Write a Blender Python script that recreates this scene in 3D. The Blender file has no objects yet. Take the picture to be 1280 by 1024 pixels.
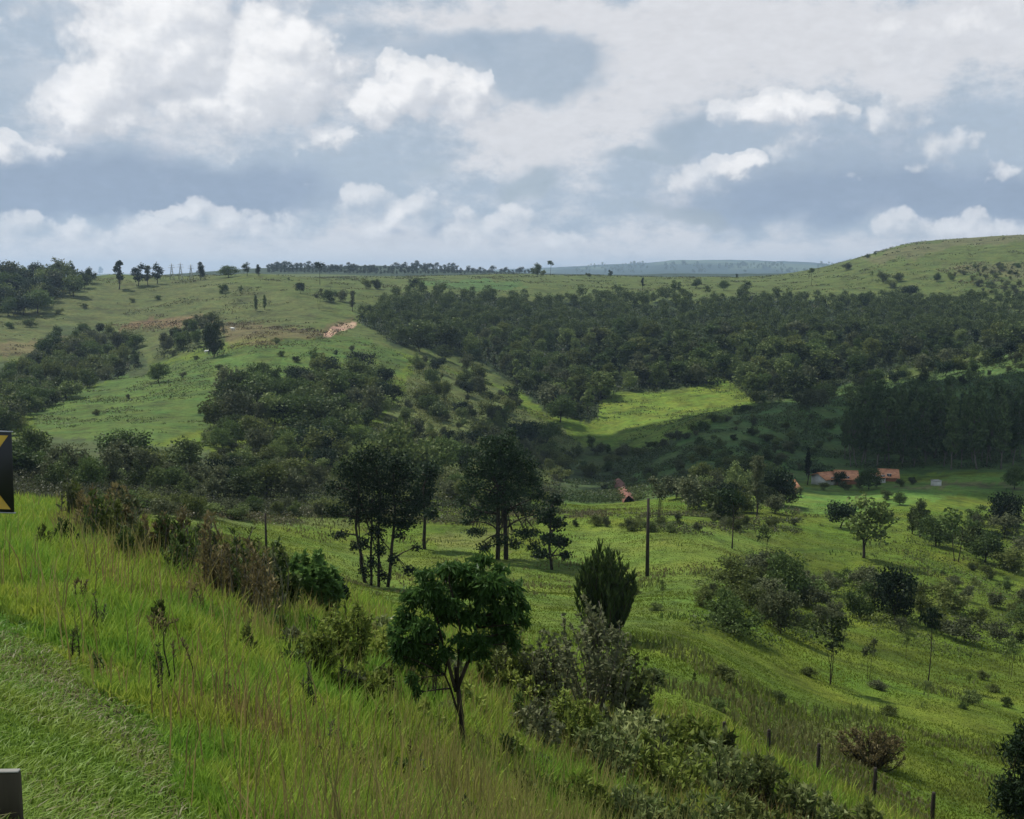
import bpy, math, random
import numpy as np

# ------------------------------------------------------------------ basics
F = 1372.0                      # focal length in pixels of a 1280-wide picture
PITCH = math.atan((512 - 345) / F)
EYE = 62.0
CT, ST = math.cos(PITCH), math.sin(PITCH)
sc = bpy.context.scene
COL = sc.collection
R0 = np.random.default_rng(11)


def ray(px, py):
    """slope (drop per metre forward) and side ratio of the sight line through a pixel"""
    s = np.tan(PITCH + np.arctan((np.asarray(py, float) - 512) / F))
    a = (np.asarray(px, float) - 640) / F * (CT + s * ST)
    return a, s


def project(x, y, z):
    d = EYE - z
    dep = y * CT + d * ST
    dep = np.where(np.abs(dep) < 1e-6, 1e-6, dep)
    return 640 + F * x / dep, 512 + F * (d * CT - y * ST) / dep


# ------------------------------------------------------------------ value noise (numpy)
def _hash(ix, iy, seed):
    h = (ix.astype(np.int64) * 374761393 + iy.astype(np.int64) * 668265263 + seed * 974634777) & 0x7fffffff
    h = ((h ^ (h >> 13)) * 1274126177) & 0x7fffffff
    h = h ^ (h >> 16)
    return (h & 0xffff) / 65535.0


def vnoise(x, y, seed=0):
    ix, iy = np.floor(x), np.floor(y)
    fx, fy = x - ix, y - iy
    fx, fy = fx * fx * (3 - 2 * fx), fy * fy * (3 - 2 * fy)
    a, b = _hash(ix, iy, seed), _hash(ix + 1, iy, seed)
    c, d = _hash(ix, iy + 1, seed), _hash(ix + 1, iy + 1, seed)
    return (a * (1 - fx) + b * fx) * (1 - fy) + (c * (1 - fx) + d * fx) * fy - 0.5


def fbm(x, y, seed=0, octs=4):
    t, amp = 0, 1.0
    for o in range(octs):
        t = t + amp * vnoise(x * 2 ** o + 17.3 * o, y * 2 ** o - 9.1 * o, seed + o)
        amp *= 0.5
    return t


# ------------------------------------------------------------------ terrain: distance profiles of the valley
FAR0 = [(2600, 352), (5200, 349), (8500, 346), (12500, 345)]
PROF = {
    0: [(2.2, 1330), (4.2, 1024), (6.5, 885), (11, 765), (20, 693), (40, 646), (58, 634), (90, 640), (130, 622), (170, 596), (230, 565),
        (300, 530), (380, 492), (450, 455), (520, 423), (600, 392), (680, 364), (760, 349), (900, 353), (1300, 351)] + FAR0,
    160: [(2.4, 1330), (5.2, 1024), (8.2, 885), (13, 782), (22, 705), (40, 660), (55, 645), (90, 648), (130, 630), (170, 606), (210, 578), (260, 546),
          (330, 508), (390, 481), (420, 470), (450, 472), (490, 452), (540, 425), (600, 396), (660, 372), (740, 347), (860, 350), (1300, 351)] + FAR0,
    320: [(2.7, 1330), (6.8, 1024), (11, 888), (17, 805), (27, 745), (38, 710), (50, 693), (70, 692), (95, 680), (120, 661), (140, 647), (165, 634), (190, 613),
          (220, 588), (250, 562), (290, 535), (330, 506), (370, 476), (410, 450), (450, 428), (485, 419), (520, 411), (560, 399), (620, 374), (700, 347), (760, 343), (900, 350), (1300, 346), (1900, 336)] + FAR0,
    480: [(3.2, 1330), (9, 1024), (15, 905), (24, 825), (36, 778), (55, 762), (75, 750), (97, 733), (120, 692), (150, 650), (168, 640), (190, 627), (220, 607),
          (260, 580), (300, 550), (350, 512), (400, 477), (450, 444), (485, 427), (520, 416), (560, 405), (600, 393), (660, 373), (720, 361), (820, 350), (1000, 346.5), (1400, 346), (1900, 334), (2600, 350), (5200, 349), (8500, 345), (12500, 345)],
    640: [(4.0, 1330), (13, 1024), (20, 940), (28, 882), (45, 822), (65, 778), (90, 738), (120, 698), (150, 657), (168, 641), (200, 627), (250, 609), (300, 588),
          (340, 560), (380, 534), (420, 512), (500, 472), (580, 434), (660, 402), (740, 379), (820, 362), (960, 348), (1080, 343), (1400, 350), (1900, 341), (2600, 349), (5200, 348), (8500, 340), (12500, 345)],
    760: [(4.6, 1330), (17, 1024), (24, 960), (33, 892), (46, 832), (65, 783), (90, 748), (110, 722), (130, 688), (150, 657), (168, 643), (200, 634), (260, 620), (300, 604),
          (340, 583), (370, 563), (400, 545), (440, 516), (485, 486), (530, 474), (600, 441), (680, 411), (760, 386), (840, 368), (960, 352), (1100, 345), (1500, 352), (2600, 349), (5200, 347), (8500, 332), (12500, 345)],
    880: [(5.4, 1330), (21, 1024), (28, 962), (38, 895), (55, 820), (75, 768), (95, 733), (120, 693), (145, 659), (168, 646), (190, 634), (220, 614), (260, 591), (300, 566),
          (340, 541), (375, 520), (405, 524), (440, 511), (485, 479), (560, 446), (640, 416), (720, 392), (800, 374), (960, 352), (1100, 346.5), (1500, 352), (2600, 347), (5200, 345), (8500, 328), (12500, 345)],
    1000: [(6, 1330), (28, 1024), (36, 968), (50, 898), (70, 830), (95, 770), (120, 726), (150, 681), (172, 656), (195, 641), (220, 622), (245, 610), (262, 607), (285, 591),
           (320, 562), (350, 537), (390, 508), (425, 508), (470, 489), (540, 455), (620, 421), (700, 396), (780, 378), (900, 357), (1050, 344.5), (1500, 350), (2600, 346), (5200, 345), (8500, 328), (12500, 345)],
    1140: [(6.6, 1330), (35, 1024), (47, 952), (65, 882), (85, 822), (110, 762), (140, 712), (170, 672), (200, 641), (230, 617), (252, 605), (268, 601), (300, 582), (340, 547),
           (380, 513), (420, 483), (455, 481), (500, 461), (580, 431), (660, 405), (740, 385), (820, 364), (930, 332), (1060, 306), (1300, 312), (2600, 346), (5200, 345), (8500, 339), (12500, 345)],
    1280: [(7, 1330), (41, 1024), (58, 940), (80, 862), (105, 802), (135, 747), (165, 702), (200, 656), (230, 622), (258, 596), (280, 587), (320, 558), (360, 521), (400, 483),
           (440, 452), (475, 435), (510, 434), (560, 419), (640, 397), (720, 379), (800, 358), (900, 324), (1050, 295), (1300, 302), (2600, 346), (5200, 345), (8500, 339), (12500, 345)],
}
PROF[-520] = [(d, p - (6 if d < 60 else 0) - (14 if 500 < d < 1000 else 0)) for d, p in PROF[0]]
PROF[1800] = [(d, p - (8 if 500 < d < 1400 else 0)) for d, p in PROF[1280]]
KA = 2.6
cp, cv = [], []
for c, pts in PROF.items():
    for d, p in pts:
        a, s = ray(c, p)
        cp.append((a * KA, math.log(d))); cv.append(float(s))
    cp.append(((c - 640) / F * KA, math.log(1.0))); cv.append(2.0)
    cp.append(((c - 640) / F * KA, math.log(0.45))); cv.append(2.0 / 0.45)
cp, cv = np.array(cp), np.array(cv)
NB = 3 * 0 + len(cp)
EPS = 0.05
Kmat = np.sqrt(((cp[:, None] - cp[None]) ** 2).sum(-1) + EPS ** 2)
# fit the log of the slope offset so that near ground (steep) and far ground (flat) weigh alike
cvt = np.log(cv + 0.12)
Pm = np.c_[np.ones(NB), cp]
A = np.block([[Kmat, Pm], [Pm.T, np.zeros((3, 3))]])
W = np.linalg.solve(A, np.r_[cvt, 0, 0, 0])


def slope_rbf(a, ly):
    q = np.stack([np.clip(a, -0.85, 0.85) * KA, ly], -1).reshape(-1, 2)
    out = np.empty(len(q))
    for i in range(0, len(q), 20000):
        b = q[i:i + 20000]
        k = np.sqrt((b[:, None, 0] - cp[None, :, 0]) ** 2 + (b[:, None, 1] - cp[None, :, 1]) ** 2 + EPS ** 2)
        out[i:i + 20000] = k @ W[:NB] + W[NB] + b @ W[NB + 1:]
    return (np.exp(out) - 0.12).reshape(a.shape)


NA, NY = 560, 620
inner = np.linspace(-0.62, 0.62, NA - 60)
step = inner[1] - inner[0]
AX = np.r_[np.linspace(-1.7, -0.62 - 1.5 * step, 30), inner, np.linspace(0.62 + 1.5 * step, 1.7, 30)]
LY0, LY1 = math.log(0.5), math.log(12500)
LX = np.linspace(LY0, LY1, NY)
GA, GL = np.meshgrid(AX, LX, indexing='ij')
GY = np.exp(GL); GX = GA * GY
GS = slope_rbf(GA, GL)
GZ = EYE - GS * GY


def smooth(x, lo, hi):
    t = np.clip((x - lo) / (hi - lo), 0, 1)
    return t * t * (3 - 2 * t)


GZ += 0.10 * fbm(GX / 1.6, GY / 1.6, 3, 3) * smooth(GY, 2.5, 6) * (1 - smooth(GY, 60, 120))
GZ += 0.9 * fbm(GX / 16, GY / 16, 5, 3) * smooth(GY, 25, 90) * (1 - smooth(GY, 900, 1400))
GZ += 3.0 * fbm(GX / 70, GY / 70, 8, 3) * smooth(GY, 280, 520) * (1 - smooth(GY, 700, 1000) * 0.7)
GZ += 22 * fbm(GX / 420, GY / 420, 21, 4) * smooth(GY, 1500, 2600) + 34 * fbm(GX / 900, GY / 1500, 23, 4) * smooth(GY, 5000, 8000)
PXG, PYG = project(GX, GY, GZ)


def _ia(a):
    return np.clip(np.interp(a, AX, np.arange(NA)), 0, NA - 1.001)


def zat(x, y):
    x, y = np.asarray(x, float), np.asarray(y, float)
    i = _ia(x / y); j = np.clip((np.log(y) - LY0) / (LY1 - LY0) * (NY - 1), 0, NY - 1.001)
    i0, j0 = i.astype(int), j.astype(int); fi, fj = i - i0, j - j0
    return (GZ[i0, j0] * (1 - fi) + GZ[i0 + 1, j0] * fi) * (1 - fj) + (GZ[i0, j0 + 1] * (1 - fi) + GZ[i0 + 1, j0 + 1] * fi) * fj


LYF = np.linspace(math.log(1.5), LY1, 3000)
YF = np.exp(LYF)


def hit(px, py, ymin=0.0):
    """where the sight line through a pixel of the photograph meets the ground, at its real distance"""
    a, s = ray(px, py)
    d = EYE - zat(a * YF, YF)
    ok = np.nonzero((d <= s * YF) & (YF > ymin))[0]
    k = ok[0] if len(ok) else len(YF) - 1
    y = YF[k]
    return float(a * y), float(y), float(zat(a * y, y))


def inpoly(px, py, poly):
    px, py = np.asarray(px, float), np.asarray(py, float)
    r = np.zeros(px.shape, bool)
    n = len(poly)
    for i in range(n):
        x0, y0 = poly[i]; x1, y1 = poly[(i + 1) % n]
        if y0 == y1:
            continue
        c = ((y0 > py) != (y1 > py)) & (px < (x1 - x0) * (py - y0) / (y1 - y0) + x0)
        r ^= c
    return r


# ------------------------------------------------------------------ object helpers
def tag(o, label=None, cat=None, group=None, kind=None):
    if label: o['label'] = label
    if cat: o['category'] = cat
    if group: o['group'] = group
    if kind: o['kind'] = kind
    return o


def mesh(name, v, faces, mats=(), midx=None, col=None, smooth_=False):
    """faces: list of (n,k) int arrays (k = corners per face)"""
    me = bpy.data.meshes.new(name)
    v = np.asarray(v, np.float32)
    faces = [np.asarray(f, np.int32) for f in faces if len(f)]
    me.vertices.add(len(v)); me.vertices.foreach_set('co', v.ravel())
    loops = np.concatenate([f.ravel() for f in faces])
    tot = np.concatenate([np.full(len(f), f.shape[1], np.int32) for f in faces])
    start = np.r_[0, np.cumsum(tot)[:-1]].astype(np.int32)
    me.loops.add(len(loops)); me.loops.foreach_set('vertex_index', loops)
    me.polygons.add(len(tot)); me.polygons.foreach_set('loop_start', start)
    try:
        me.polygons.foreach_set('loop_total', tot)
    except Exception:
        pass
    for m in mats: me.materials.append(m)
    if midx is not None: me.polygons.foreach_set('material_index', np.asarray(midx, np.int32))
    if smooth_: me.polygons.foreach_set('use_smooth', np.ones(len(tot), bool))
    if col is not None:
        at = me.color_attributes.new('Col', 'FLOAT_COLOR', 'POINT')
        c = np.ones((len(v), 4), np.float32); c[:, :3] = col
        at.data.foreach_set('color', c.ravel())
    me.update(calc_edges=True); me.validate()
    return me


def obj(name, me, parent=None, loc=None):
    o = bpy.data.objects.new(name, me); COL.objects.link(o)
    if parent: o.parent = parent
    if loc is not None: o.location = loc
    return o


def empty(name, loc, rz=0.0, scale=1.0):
    o = bpy.data.objects.new(name, None); COL.objects.link(o)
    o.location = loc; o.rotation_euler = (0, 0, rz); o.scale = (scale,) * 3 if np.isscalar(scale) else scale
    o.empty_display_size = 0.2
    return o


class MB:
    """collects boxes, tubes and free polygons into one mesh"""
    def __init__(s): s.v, s.q, s.n = [], {}, 0

    def add(s, v, faces):
        for f in faces: s.q.setdefault(len(f), []).append([i + s.n for i in f])
        s.v += [tuple(p) for p in v]; s.n += len(v)
        return s

    def box(s, c, d, rz=0.0, bev=0.0):
        cx, cy, cz = c; hx, hy, hz = d[0] / 2, d[1] / 2, d[2] / 2
        co, si = math.cos(rz), math.sin(rz)
        b = min(bev, hx * .9, hy * .9, hz * .9)
        if b <= 0:
            pts = [(x, y, z) for z in (-hz, hz) for x, y in ((-hx, -hy), (hx, -hy), (hx, hy), (-hx, hy))]
            fs = [(3, 2, 1, 0), (4, 5, 6, 7), (0, 1, 5, 4), (1, 2, 6, 5), (2, 3, 7, 6), (3, 0, 4, 7)]
        else:
            ring = lambda z, k: [(x, y, z) for x, y in ((-hx + k, -hy), (hx - k, -hy), (hx, -hy + k), (hx, hy - k), (hx - k, hy), (-hx + k, hy), (-hx, hy - k), (-hx, -hy + k))]
            inn = lambda z: [(x, y, z) for x, y in ((-hx + b * 1.4, -hy + b), (hx - b * 1.4, -hy + b), (hx - b, -hy + b * 1.4), (hx - b, hy - b * 1.4), (hx - b * 1.4, hy - b), (-hx + b * 1.4, hy - b), (-hx + b, hy - b * 1.4), (-hx + b, -hy + b * 1.4))]
            pts = inn(-hz) + ring(-hz + b, b) + ring(hz - b, b) + inn(hz)
            fs = [tuple(range(7, -1, -1)), tuple(range(24, 32))]
            for k in range(3):
                for i in range(8):
                    j = (i + 1) % 8
                    fs.append((k * 8 + i, k * 8 + j, k * 8 + 8 + j, k * 8 + 8 + i))
        return s.add([(cx + x * co - y * si, cy + x * si + y * co, cz + z) for x, y, z in pts], fs)

    def tube(s, pts, rad, n=6, cap=True):
        pts = [np.array(p, float) for p in pts]
        vs, fs = [], []
        for i, p in enumerate(pts):
            t = pts[min(i + 1, len(pts) - 1)] - pts[max(i - 1, 0)]
            t /= (np.linalg.norm(t) + 1e-9)
            u = np.cross(t, (0.31, 0.95, 0.1)); u /= (np.linalg.norm(u) + 1e-9); w = np.cross(t, u)
            for k in range(n):
                an = 2 * math.pi * k / n
                vs.append(p + rad[i] * (math.cos(an) * u + math.sin(an) * w))
        for i in range(len(pts) - 1):
            for k in range(n):
                j = (k + 1) % n
                fs.append((i * n + k, i * n + j, (i + 1) * n + j, (i + 1) * n + k))
        if cap:
            fs.append(tuple(range(n - 1, -1, -1))); fs.append(tuple((len(pts) - 1) * n + k for k in range(n)))
        return s.add(vs, fs)

    def mesh(s, name, mat, smooth_=False):
        return mesh(name, s.v, [np.array(q) for q in s.q.values()], [mat], smooth_=smooth_)


# ------------------------------------------------------------------ materials
class NT:
    def __init__(s, nt): s.nt = nt; s.N = nt.nodes; s.L = nt.links

    def new(s, t, **kw):
        n = s.N.new(t)
        for k, v in kw.items(): setattr(n, k, v)
        return n

    def put(s, sock, v):
        if v is None: return
        if hasattr(v, 'is_output') or isinstance(v, bpy.types.NodeSocket): s.L.new(v, sock)
        else: sock.default_value = v

    def m(s, op, a, b=None, c=None, clamp=False):
        n = s.new('ShaderNodeMath', operation=op, use_clamp=clamp)
        for i, x in enumerate((a, b, c)): s.put(n.inputs[i], x)
        return n.outputs[0]

    def vm(s, op, a, b=None, out=0):
        n = s.new('ShaderNodeVectorMath', operation=op)
        s.put(n.inputs[0], a)
        if b is not None:
            if op == 'SCALE': s.put(n.inputs[3], b)
            else: s.put(n.inputs[1], b)
        return n.outputs[out]

    def noise(s, vec, scale, detail=4, rough=0.55, out=0, dist=0.0):
        n = s.new('ShaderNodeTexNoise'); s.put(n.inputs['Vector'], vec)
        n.inputs['Scale'].default_value = scale; n.inputs['Detail'].default_value = detail
        n.inputs['Roughness'].default_value = rough; n.inputs['Distortion'].default_value = dist
        return n.outputs[out]

    def sstep(s, x, lo, hi, o0=0.0, o1=1.0):
        n = s.new('ShaderNodeMapRange', interpolation_type='SMOOTHSTEP')
        s.put(n.inputs[0], x)
        for i, v in zip((1, 2, 3, 4), (lo, hi, o0, o1)): s.put(n.inputs[i], v)
        return n.outputs[0]

    def mix(s, fac, a, b, mode='MIX'):
        n = s.new('ShaderNodeMix', data_type='RGBA', blend_type=mode)
        s.put(n.inputs[0], fac)
        for i, v in ((6, a), (7, b)):
            if isinstance(v, (tuple, list)): v = (*v[:3], 1.0)
            s.put(n.inputs[i], v)
        return n.outputs[2]


def newmat(name):
    m = bpy.data.materials.new(name); m.use_nodes = True
    m.node_tree.nodes.clear()
    g = NT(m.node_tree)
    out = g.new('ShaderNodeOutputMaterial')
    return m, g, out


def mat_leaf(name, c1, c2, trans=0.3, var=0.35, rough=0.55):
    """leaf with colour differing from leaf to leaf and from plant to plant"""
    m, g, out = newmat(name)
    oi = g.new('ShaderNodeObjectInfo'); ge = g.new('ShaderNodeNewGeometry')
    rnd = g.m('ADD', g.m('MULTIPLY', ge.outputs['Random Per Island'], 0.55), g.m('MULTIPLY', oi.outputs['Random'], 0.45))
    c = g.mix(rnd, c1, c2)
    v = g.m('ADD', g.m('MULTIPLY', oi.outputs['Random'], var), 1 - var / 2)
    hs = g.new('ShaderNodeHueSaturation'); g.put(hs.inputs['Color'], c); g.put(hs.inputs['Value'], v)
    hs.inputs['Saturation'].default_value = 1.0
    p = g.new('ShaderNodeBsdfPrincipled'); g.put(p.inputs['Base Color'], hs.outputs[0]); p.inputs['Roughness'].default_value = rough
    p.inputs['Specular IOR Level'].default_value = 0.10
    t = g.new('ShaderNodeBsdfTranslucent'); g.put(t.inputs['Color'], hs.outputs[0])
    mx = g.new('ShaderNodeMixShader'); mx.inputs[0].default_value = trans
    g.L.new(p.outputs[0], mx.inputs[1]); g.L.new(t.outputs[0], mx.inputs[2]); g.L.new(mx.outputs[0], out.inputs[0])
    return m


def mat_blade(name, trans=0.35):
    m, g, out = newmat(name)
    at = g.new('ShaderNodeAttribute', attribute_name='Col')
    p = g.new('ShaderNodeBsdfPrincipled'); g.put(p.inputs['Base Color'], at.outputs[0]); p.inputs['Roughness'].default_value = 0.5
    p.inputs['Specular IOR Level'].default_value = 0.2
    t = g.new('ShaderNodeBsdfTranslucent'); g.put(t.inputs['Color'], at.outputs[0])
    mx = g.new('ShaderNodeMixShader'); mx.inputs[0].default_value = trans
    g.L.new(p.outputs[0], mx.inputs[1]); g.L.new(t.outputs[0], mx.inputs[2]); g.L.new(mx.outputs[0], out.inputs[0])
    return m


def mat_noise(name, c1, c2, scale=6.0, rough=0.8, bump=0.3, stretch=(1, 1, 1), metallic=0.0, detail=5):
    m, g, out = newmat(name)
    tc = g.new('ShaderNodeTexCoord')
    vec = g.vm('MULTIPLY', tc.outputs['Object'], stretch)
    n = g.noise(vec, scale, detail, 0.6)
    c = g.mix(g.sstep(n, 0.3, 0.7), c1, c2)
    p = g.new('ShaderNodeBsdfPrincipled'); g.put(p.inputs['Base Color'], c); p.inputs['Roughness'].default_value = rough
    p.inputs['Metallic'].default_value = metallic
    if rough > .8: p.inputs['Specular IOR Level'].default_value = 0.12
    if bump:
        b = g.new('ShaderNodeBump'); b.inputs['Strength'].default_value = bump; b.inputs['Distance'].default_value = 0.02
        g.put(b.inputs['Height'], n); g.L.new(b.outputs[0], p.inputs['Normal'])
    g.L.new(p.outputs[0], out.inputs[0])
    return m


def mat_ground():
    m, g, out = newmat('ground_cover')
    at = g.new('ShaderNodeAttribute', attribute_name='Col')
    geo = g.new('ShaderNodeNewGeometry'); P = geo.outputs['Position']
    n1 = g.noise(P, 0.035, 5, 0.6); n2 = g.noise(P, 0.33, 5, 0.65); n3 = g.noise(P, 3.1, 4, 0.6)
    # fine mottling of the sward: two colours of grass and bare flecks
    v = g.m('ADD', g.m('MULTIPLY', g.m('SUBTRACT', n1, 0.5), 0.55), 1.0)
    v = g.m('ADD', v, g.m('MULTIPLY', g.m('SUBTRACT', n2, 0.5), 0.75))
    v = g.m('ADD', v, g.m('MULTIPLY', g.m('SUBTRACT', n3, 0.5), 0.55))
    # cattle terraces follow the contour: bands in height, broken up along the slope
    nt_ = g.noise(g.vm('MULTIPLY', P, (.03, .03, .75)), 1.0, 4, 0.65)
    v = g.m('ADD', v, g.m('MULTIPLY', g.m('SUBTRACT', nt_, 0.5), 0.85))
    n4 = g.noise(P, 0.09, 6, 0.7)
    v = g.m('MULTIPLY', v, g.sstep(n4, .32, .56, .60, 1.10))
    n5 = g.noise(P, 0.55, 6, 0.72)
    v = g.m('MULTIPLY', v, g.sstep(n5, .36, .54, .62, 1.06))
    hs = g.new('ShaderNodeHueSaturation'); g.put(hs.inputs['Color'], at.outputs[0]); g.put(hs.inputs['Value'], v)
    g.put(hs.inputs['Hue'], g.m('ADD', 0.5, g.m('MULTIPLY', g.m('SUBTRACT', g.noise(P, 0.12, 4, 0.6), 0.5), -0.13)))
    p = g.new('ShaderNodeBsdfPrincipled'); g.put(p.inputs['Base Color'], hs.outputs[0]); p.inputs['Roughness'].default_value = 0.9
    p.inputs['Specular IOR Level'].default_value = 0.1
    b = g.new('ShaderNodeBump'); b.inputs['Strength'].default_value = 0.55; b.inputs['Distance'].default_value = 0.9
    g.put(b.inputs['Height'], g.m('ADD', g.m('MULTIPLY', n2, 1.0), g.m('MULTIPLY', n3, 0.25)))
    g.L.new(b.outputs[0], p.inputs['Normal'])
    g.L.new(p.outputs[0], out.inputs[0])
    return m


M = dict(
    ground=mat_ground(),
    blade=mat_blade('grass_blade'),
    forest=mat_leaf('forest_leaf', (0.040, 0.070, 0.021), (0.128, 0.158, 0.048), 0.22, 1.15),
    grey=mat_leaf('grey_scrub_leaf', (0.060, 0.076, 0.032), (0.118, 0.130, 0.062), 0.25, 0.5),
    twig=mat_leaf('grey_twig_leaf', (0.080, 0.095, 0.042), (0.155, 0.165, 0.080), 0.3, 0.4),
    olive=mat_leaf('olive_leaf', (0.066, 0.090, 0.022), (0.130, 0.150, 0.044), 0.3, 0.5),
    dark=mat_leaf('dark_leaf', (0.012, 0.026, 0.010), (0.028, 0.048, 0.018), 0.15, 0.5),
    mid=mat_leaf('mid_leaf', (0.045, 0.078, 0.020), (0.095, 0.135, 0.038), 0.3, 0.5),
    bright=mat_leaf('bright_leaf', (0.125, 0.180, 0.028), (0.270, 0.310, 0.070), 0.35, 0.4),
    glossy=mat_leaf('coarse_leaf', (0.085, 0.135, 0.032), (0.270, 0.295, 0.120), 0.35, 0.4, 0.42),
    gum=mat_leaf('eucalyptus_leaf', (0.046, 0.086, 0.026), (0.112, 0.150, 0.052), 0.2, 0.4),
    rust=mat_leaf('rusty_leaf', (0.120, 0.098, 0.042), (0.215, 0.180, 0.078), 0.25, 0.4),
    near=mat_leaf('near_tree_leaf', (0.036, 0.090, 0.020), (0.110, 0.190, 0.048), 0.4, 0.2, 0.45),
    bark=mat_noise('bark', (0.020, 0.016, 0.012), (0.060, 0.048, 0.036), 9, 0.9, 0.6, (1, 1, 0.25)),
    palebark=mat_noise('pale_bark', (0.09, 0.080, 0.062), (0.18, 0.16, 0.13), 5, 0.85, 0.4, (1, 1, 0.25)),
    wood=mat_noise('weathered_wood', (0.050, 0.043, 0.034), (0.105, 0.092, 0.075), 14, 0.85, 0.5, (1, 1, 0.06)),
    signwire=mat_noise('old_wire', (0.05, 0.045, 0.04), (0.09, 0.08, 0.07), 9, 0.7, 0),
    board=mat_noise('dark_board', (0.045, 0.037, 0.025), (0.078, 0.065, 0.046), 10, 1.0, 0.5, (1, 1, .05)),
    postwood=mat_noise('old_post_wood', (0.022, 0.018, 0.015), (0.060, 0.050, 0.042), 14, 0.9, 0.5, (1, 1, 0.1)),
    tile=mat_noise('clay_tile', (0.34, 0.11, 0.05), (0.66, 0.32, 0.15), 1.1, 0.8, 0.3, (1, 4, 1)),
    limewash=mat_noise('limewash', (0.50, 0.48, 0.44), (0.66, 0.64, 0.60), 0.8, 0.9, 0.1),
    redwall=mat_noise('brick_wall', (0.30, 0.12, 0.07), (0.40, 0.18, 0.10), 1.2, 0.9, 0.1),
    glass=mat_noise('window_glass', (0.02, 0.025, 0.03), (0.035, 0.04, 0.045), 1.0, 0.12, 0),
    door=mat_noise('door_wood', (0.07, 0.045, 0.03), (0.10, 0.07, 0.05), 4, 0.7, 0.1, (1, 1, 0.1)),
    signblack=mat_noise('sign_black', (0.006, 0.006, 0.007), (0.012, 0.012, 0.013), 6, 0.45, 0),
    signyellow=mat_noise('sign_yellow', (0.55, 0.33, 0.02), (0.66, 0.41, 0.03), 7, 0.5, 0),
    steel=mat_noise('galvanised_steel', (0.32, 0.33, 0.34), (0.46, 0.47, 0.48), 9, 0.45, 0.05, metallic=0.7),
    concrete=mat_noise('concrete', (0.22, 0.21, 0.19), (0.34, 0.33, 0.30), 5, 0.9, 0.2),
    soil=mat_noise('red_soil', (0.07, 0.032, 0.022), (0.24, 0.115, 0.085), 0.7, 0.95, 0.6),  # red earth tone darkened to carry cloud shade that misses the slip
    cloud=mat_noise('cloud_white', (0.8, 0.8, 0.8), (0.85, 0.85, 0.85), 0.01, 1.0, 0),
    cow=mat_noise('cow_hide', (0.62, 0.60, 0.55), (0.72, 0.70, 0.66), 1.5, 0.8, 0),
)

# ------------------------------------------------------------------ land cover
gc = np.empty(GX.shape + (3,)); gc[:] = (0.086, 0.124, 0.014)
wob = 1 + 0 * GY
JX = PXG + 15 * fbm(PXG / 26, PYG / 14, 31, 5); JY = PYG + 8 * fbm(PXG / 26, PYG / 14, 37, 5)


def paint(col, poly, y0, y1, k=1.0, jit=1.0):
    msk = inpoly(PXG + (JX - PXG) * jit, PYG + (JY - PYG) * jit, poly) & (GY > y0) & (GY < y1)
    gc[msk] = gc[msk] * (1 - k) + np.array(col) * k


BIG = [(-900, -900), (2400, -900), (2400, 3000), (-900, 3000)]
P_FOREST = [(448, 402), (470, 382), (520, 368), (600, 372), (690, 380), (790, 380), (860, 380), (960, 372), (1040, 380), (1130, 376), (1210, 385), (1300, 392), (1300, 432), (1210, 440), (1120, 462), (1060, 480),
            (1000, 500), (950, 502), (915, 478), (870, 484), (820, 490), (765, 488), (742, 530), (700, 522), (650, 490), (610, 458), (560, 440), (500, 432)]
P_SPUR = [(40, 515), (115, 484), (200, 458), (280, 436), (350, 428), (410, 420), (450, 418), (515, 448), (500, 470), (440, 455), (360, 470), (272, 502), (262, 535), (220, 548), (150, 560), (95, 570), (60, 555)]
P_LIGHT = [(742, 530), (752, 495), (800, 488), (850, 490), (900, 476), (948, 494), (930, 508), (880, 525), (850, 545), (800, 560), (770, 545)]
P_RSPUR = [(690, 600), (790, 575), (850, 548), (930, 510), (1060, 482), (1200, 446), (1300, 430), (1300, 590), (1040, 592), (980, 612), (860, 640), (700, 640)]
P_SCRUB = [(430, 610), (440, 560), (500, 505), (520, 455), (560, 448), (620, 485), (690, 530), (730, 560), (700, 600), (650, 625), (560, 625)]
paint((0.076, 0.099, 0.025), BIG, 470, 1500)
paint((0.068, 0.108, 0.021), P_SPUR, 200, 620)
paint((0.080, 0.090, 0.030), [(-300, 380), (0, 380), (150, 350), (260, 345), (420, 385), (400, 400), (300, 420), (200, 440), (0, 470), (-300, 470)], 430, 800, .6)
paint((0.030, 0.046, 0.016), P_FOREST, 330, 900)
paint((0.046, 0.064, 0.022), [(-400, 460), (30, 452), (75, 410), (170, 415), (180, 468), (110, 482), (40, 515), (-40, 540), (-400, 560)], 300, 640)
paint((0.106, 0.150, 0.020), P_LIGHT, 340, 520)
paint((0.062, 0.104, 0.026), P_RSPUR, 215, 480)
paint((0.088, 0.108, 0.032), P_SCRUB, 165, 460)
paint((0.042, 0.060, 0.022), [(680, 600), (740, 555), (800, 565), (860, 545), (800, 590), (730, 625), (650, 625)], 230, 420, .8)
paint((0.055, 0.072, 0.028), [(-200, 640), (-100, 560), (60, 548), (230, 562), (370, 572), (430, 600), (430, 642), (300, 650), (150, 640)], 85, 330, .85)
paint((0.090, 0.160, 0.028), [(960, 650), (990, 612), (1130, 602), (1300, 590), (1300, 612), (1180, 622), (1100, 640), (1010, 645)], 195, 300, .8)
paint((0.130, 0.120, 0.050), [(1120, 606), (1300, 604), (1300, 608), (1120, 609)], 215, 300, .8)
paint((0.105, 0.125, 0.045), [(180, 640), (440, 648), (430, 660), (180, 652)], 100, 200, .5)
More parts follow.
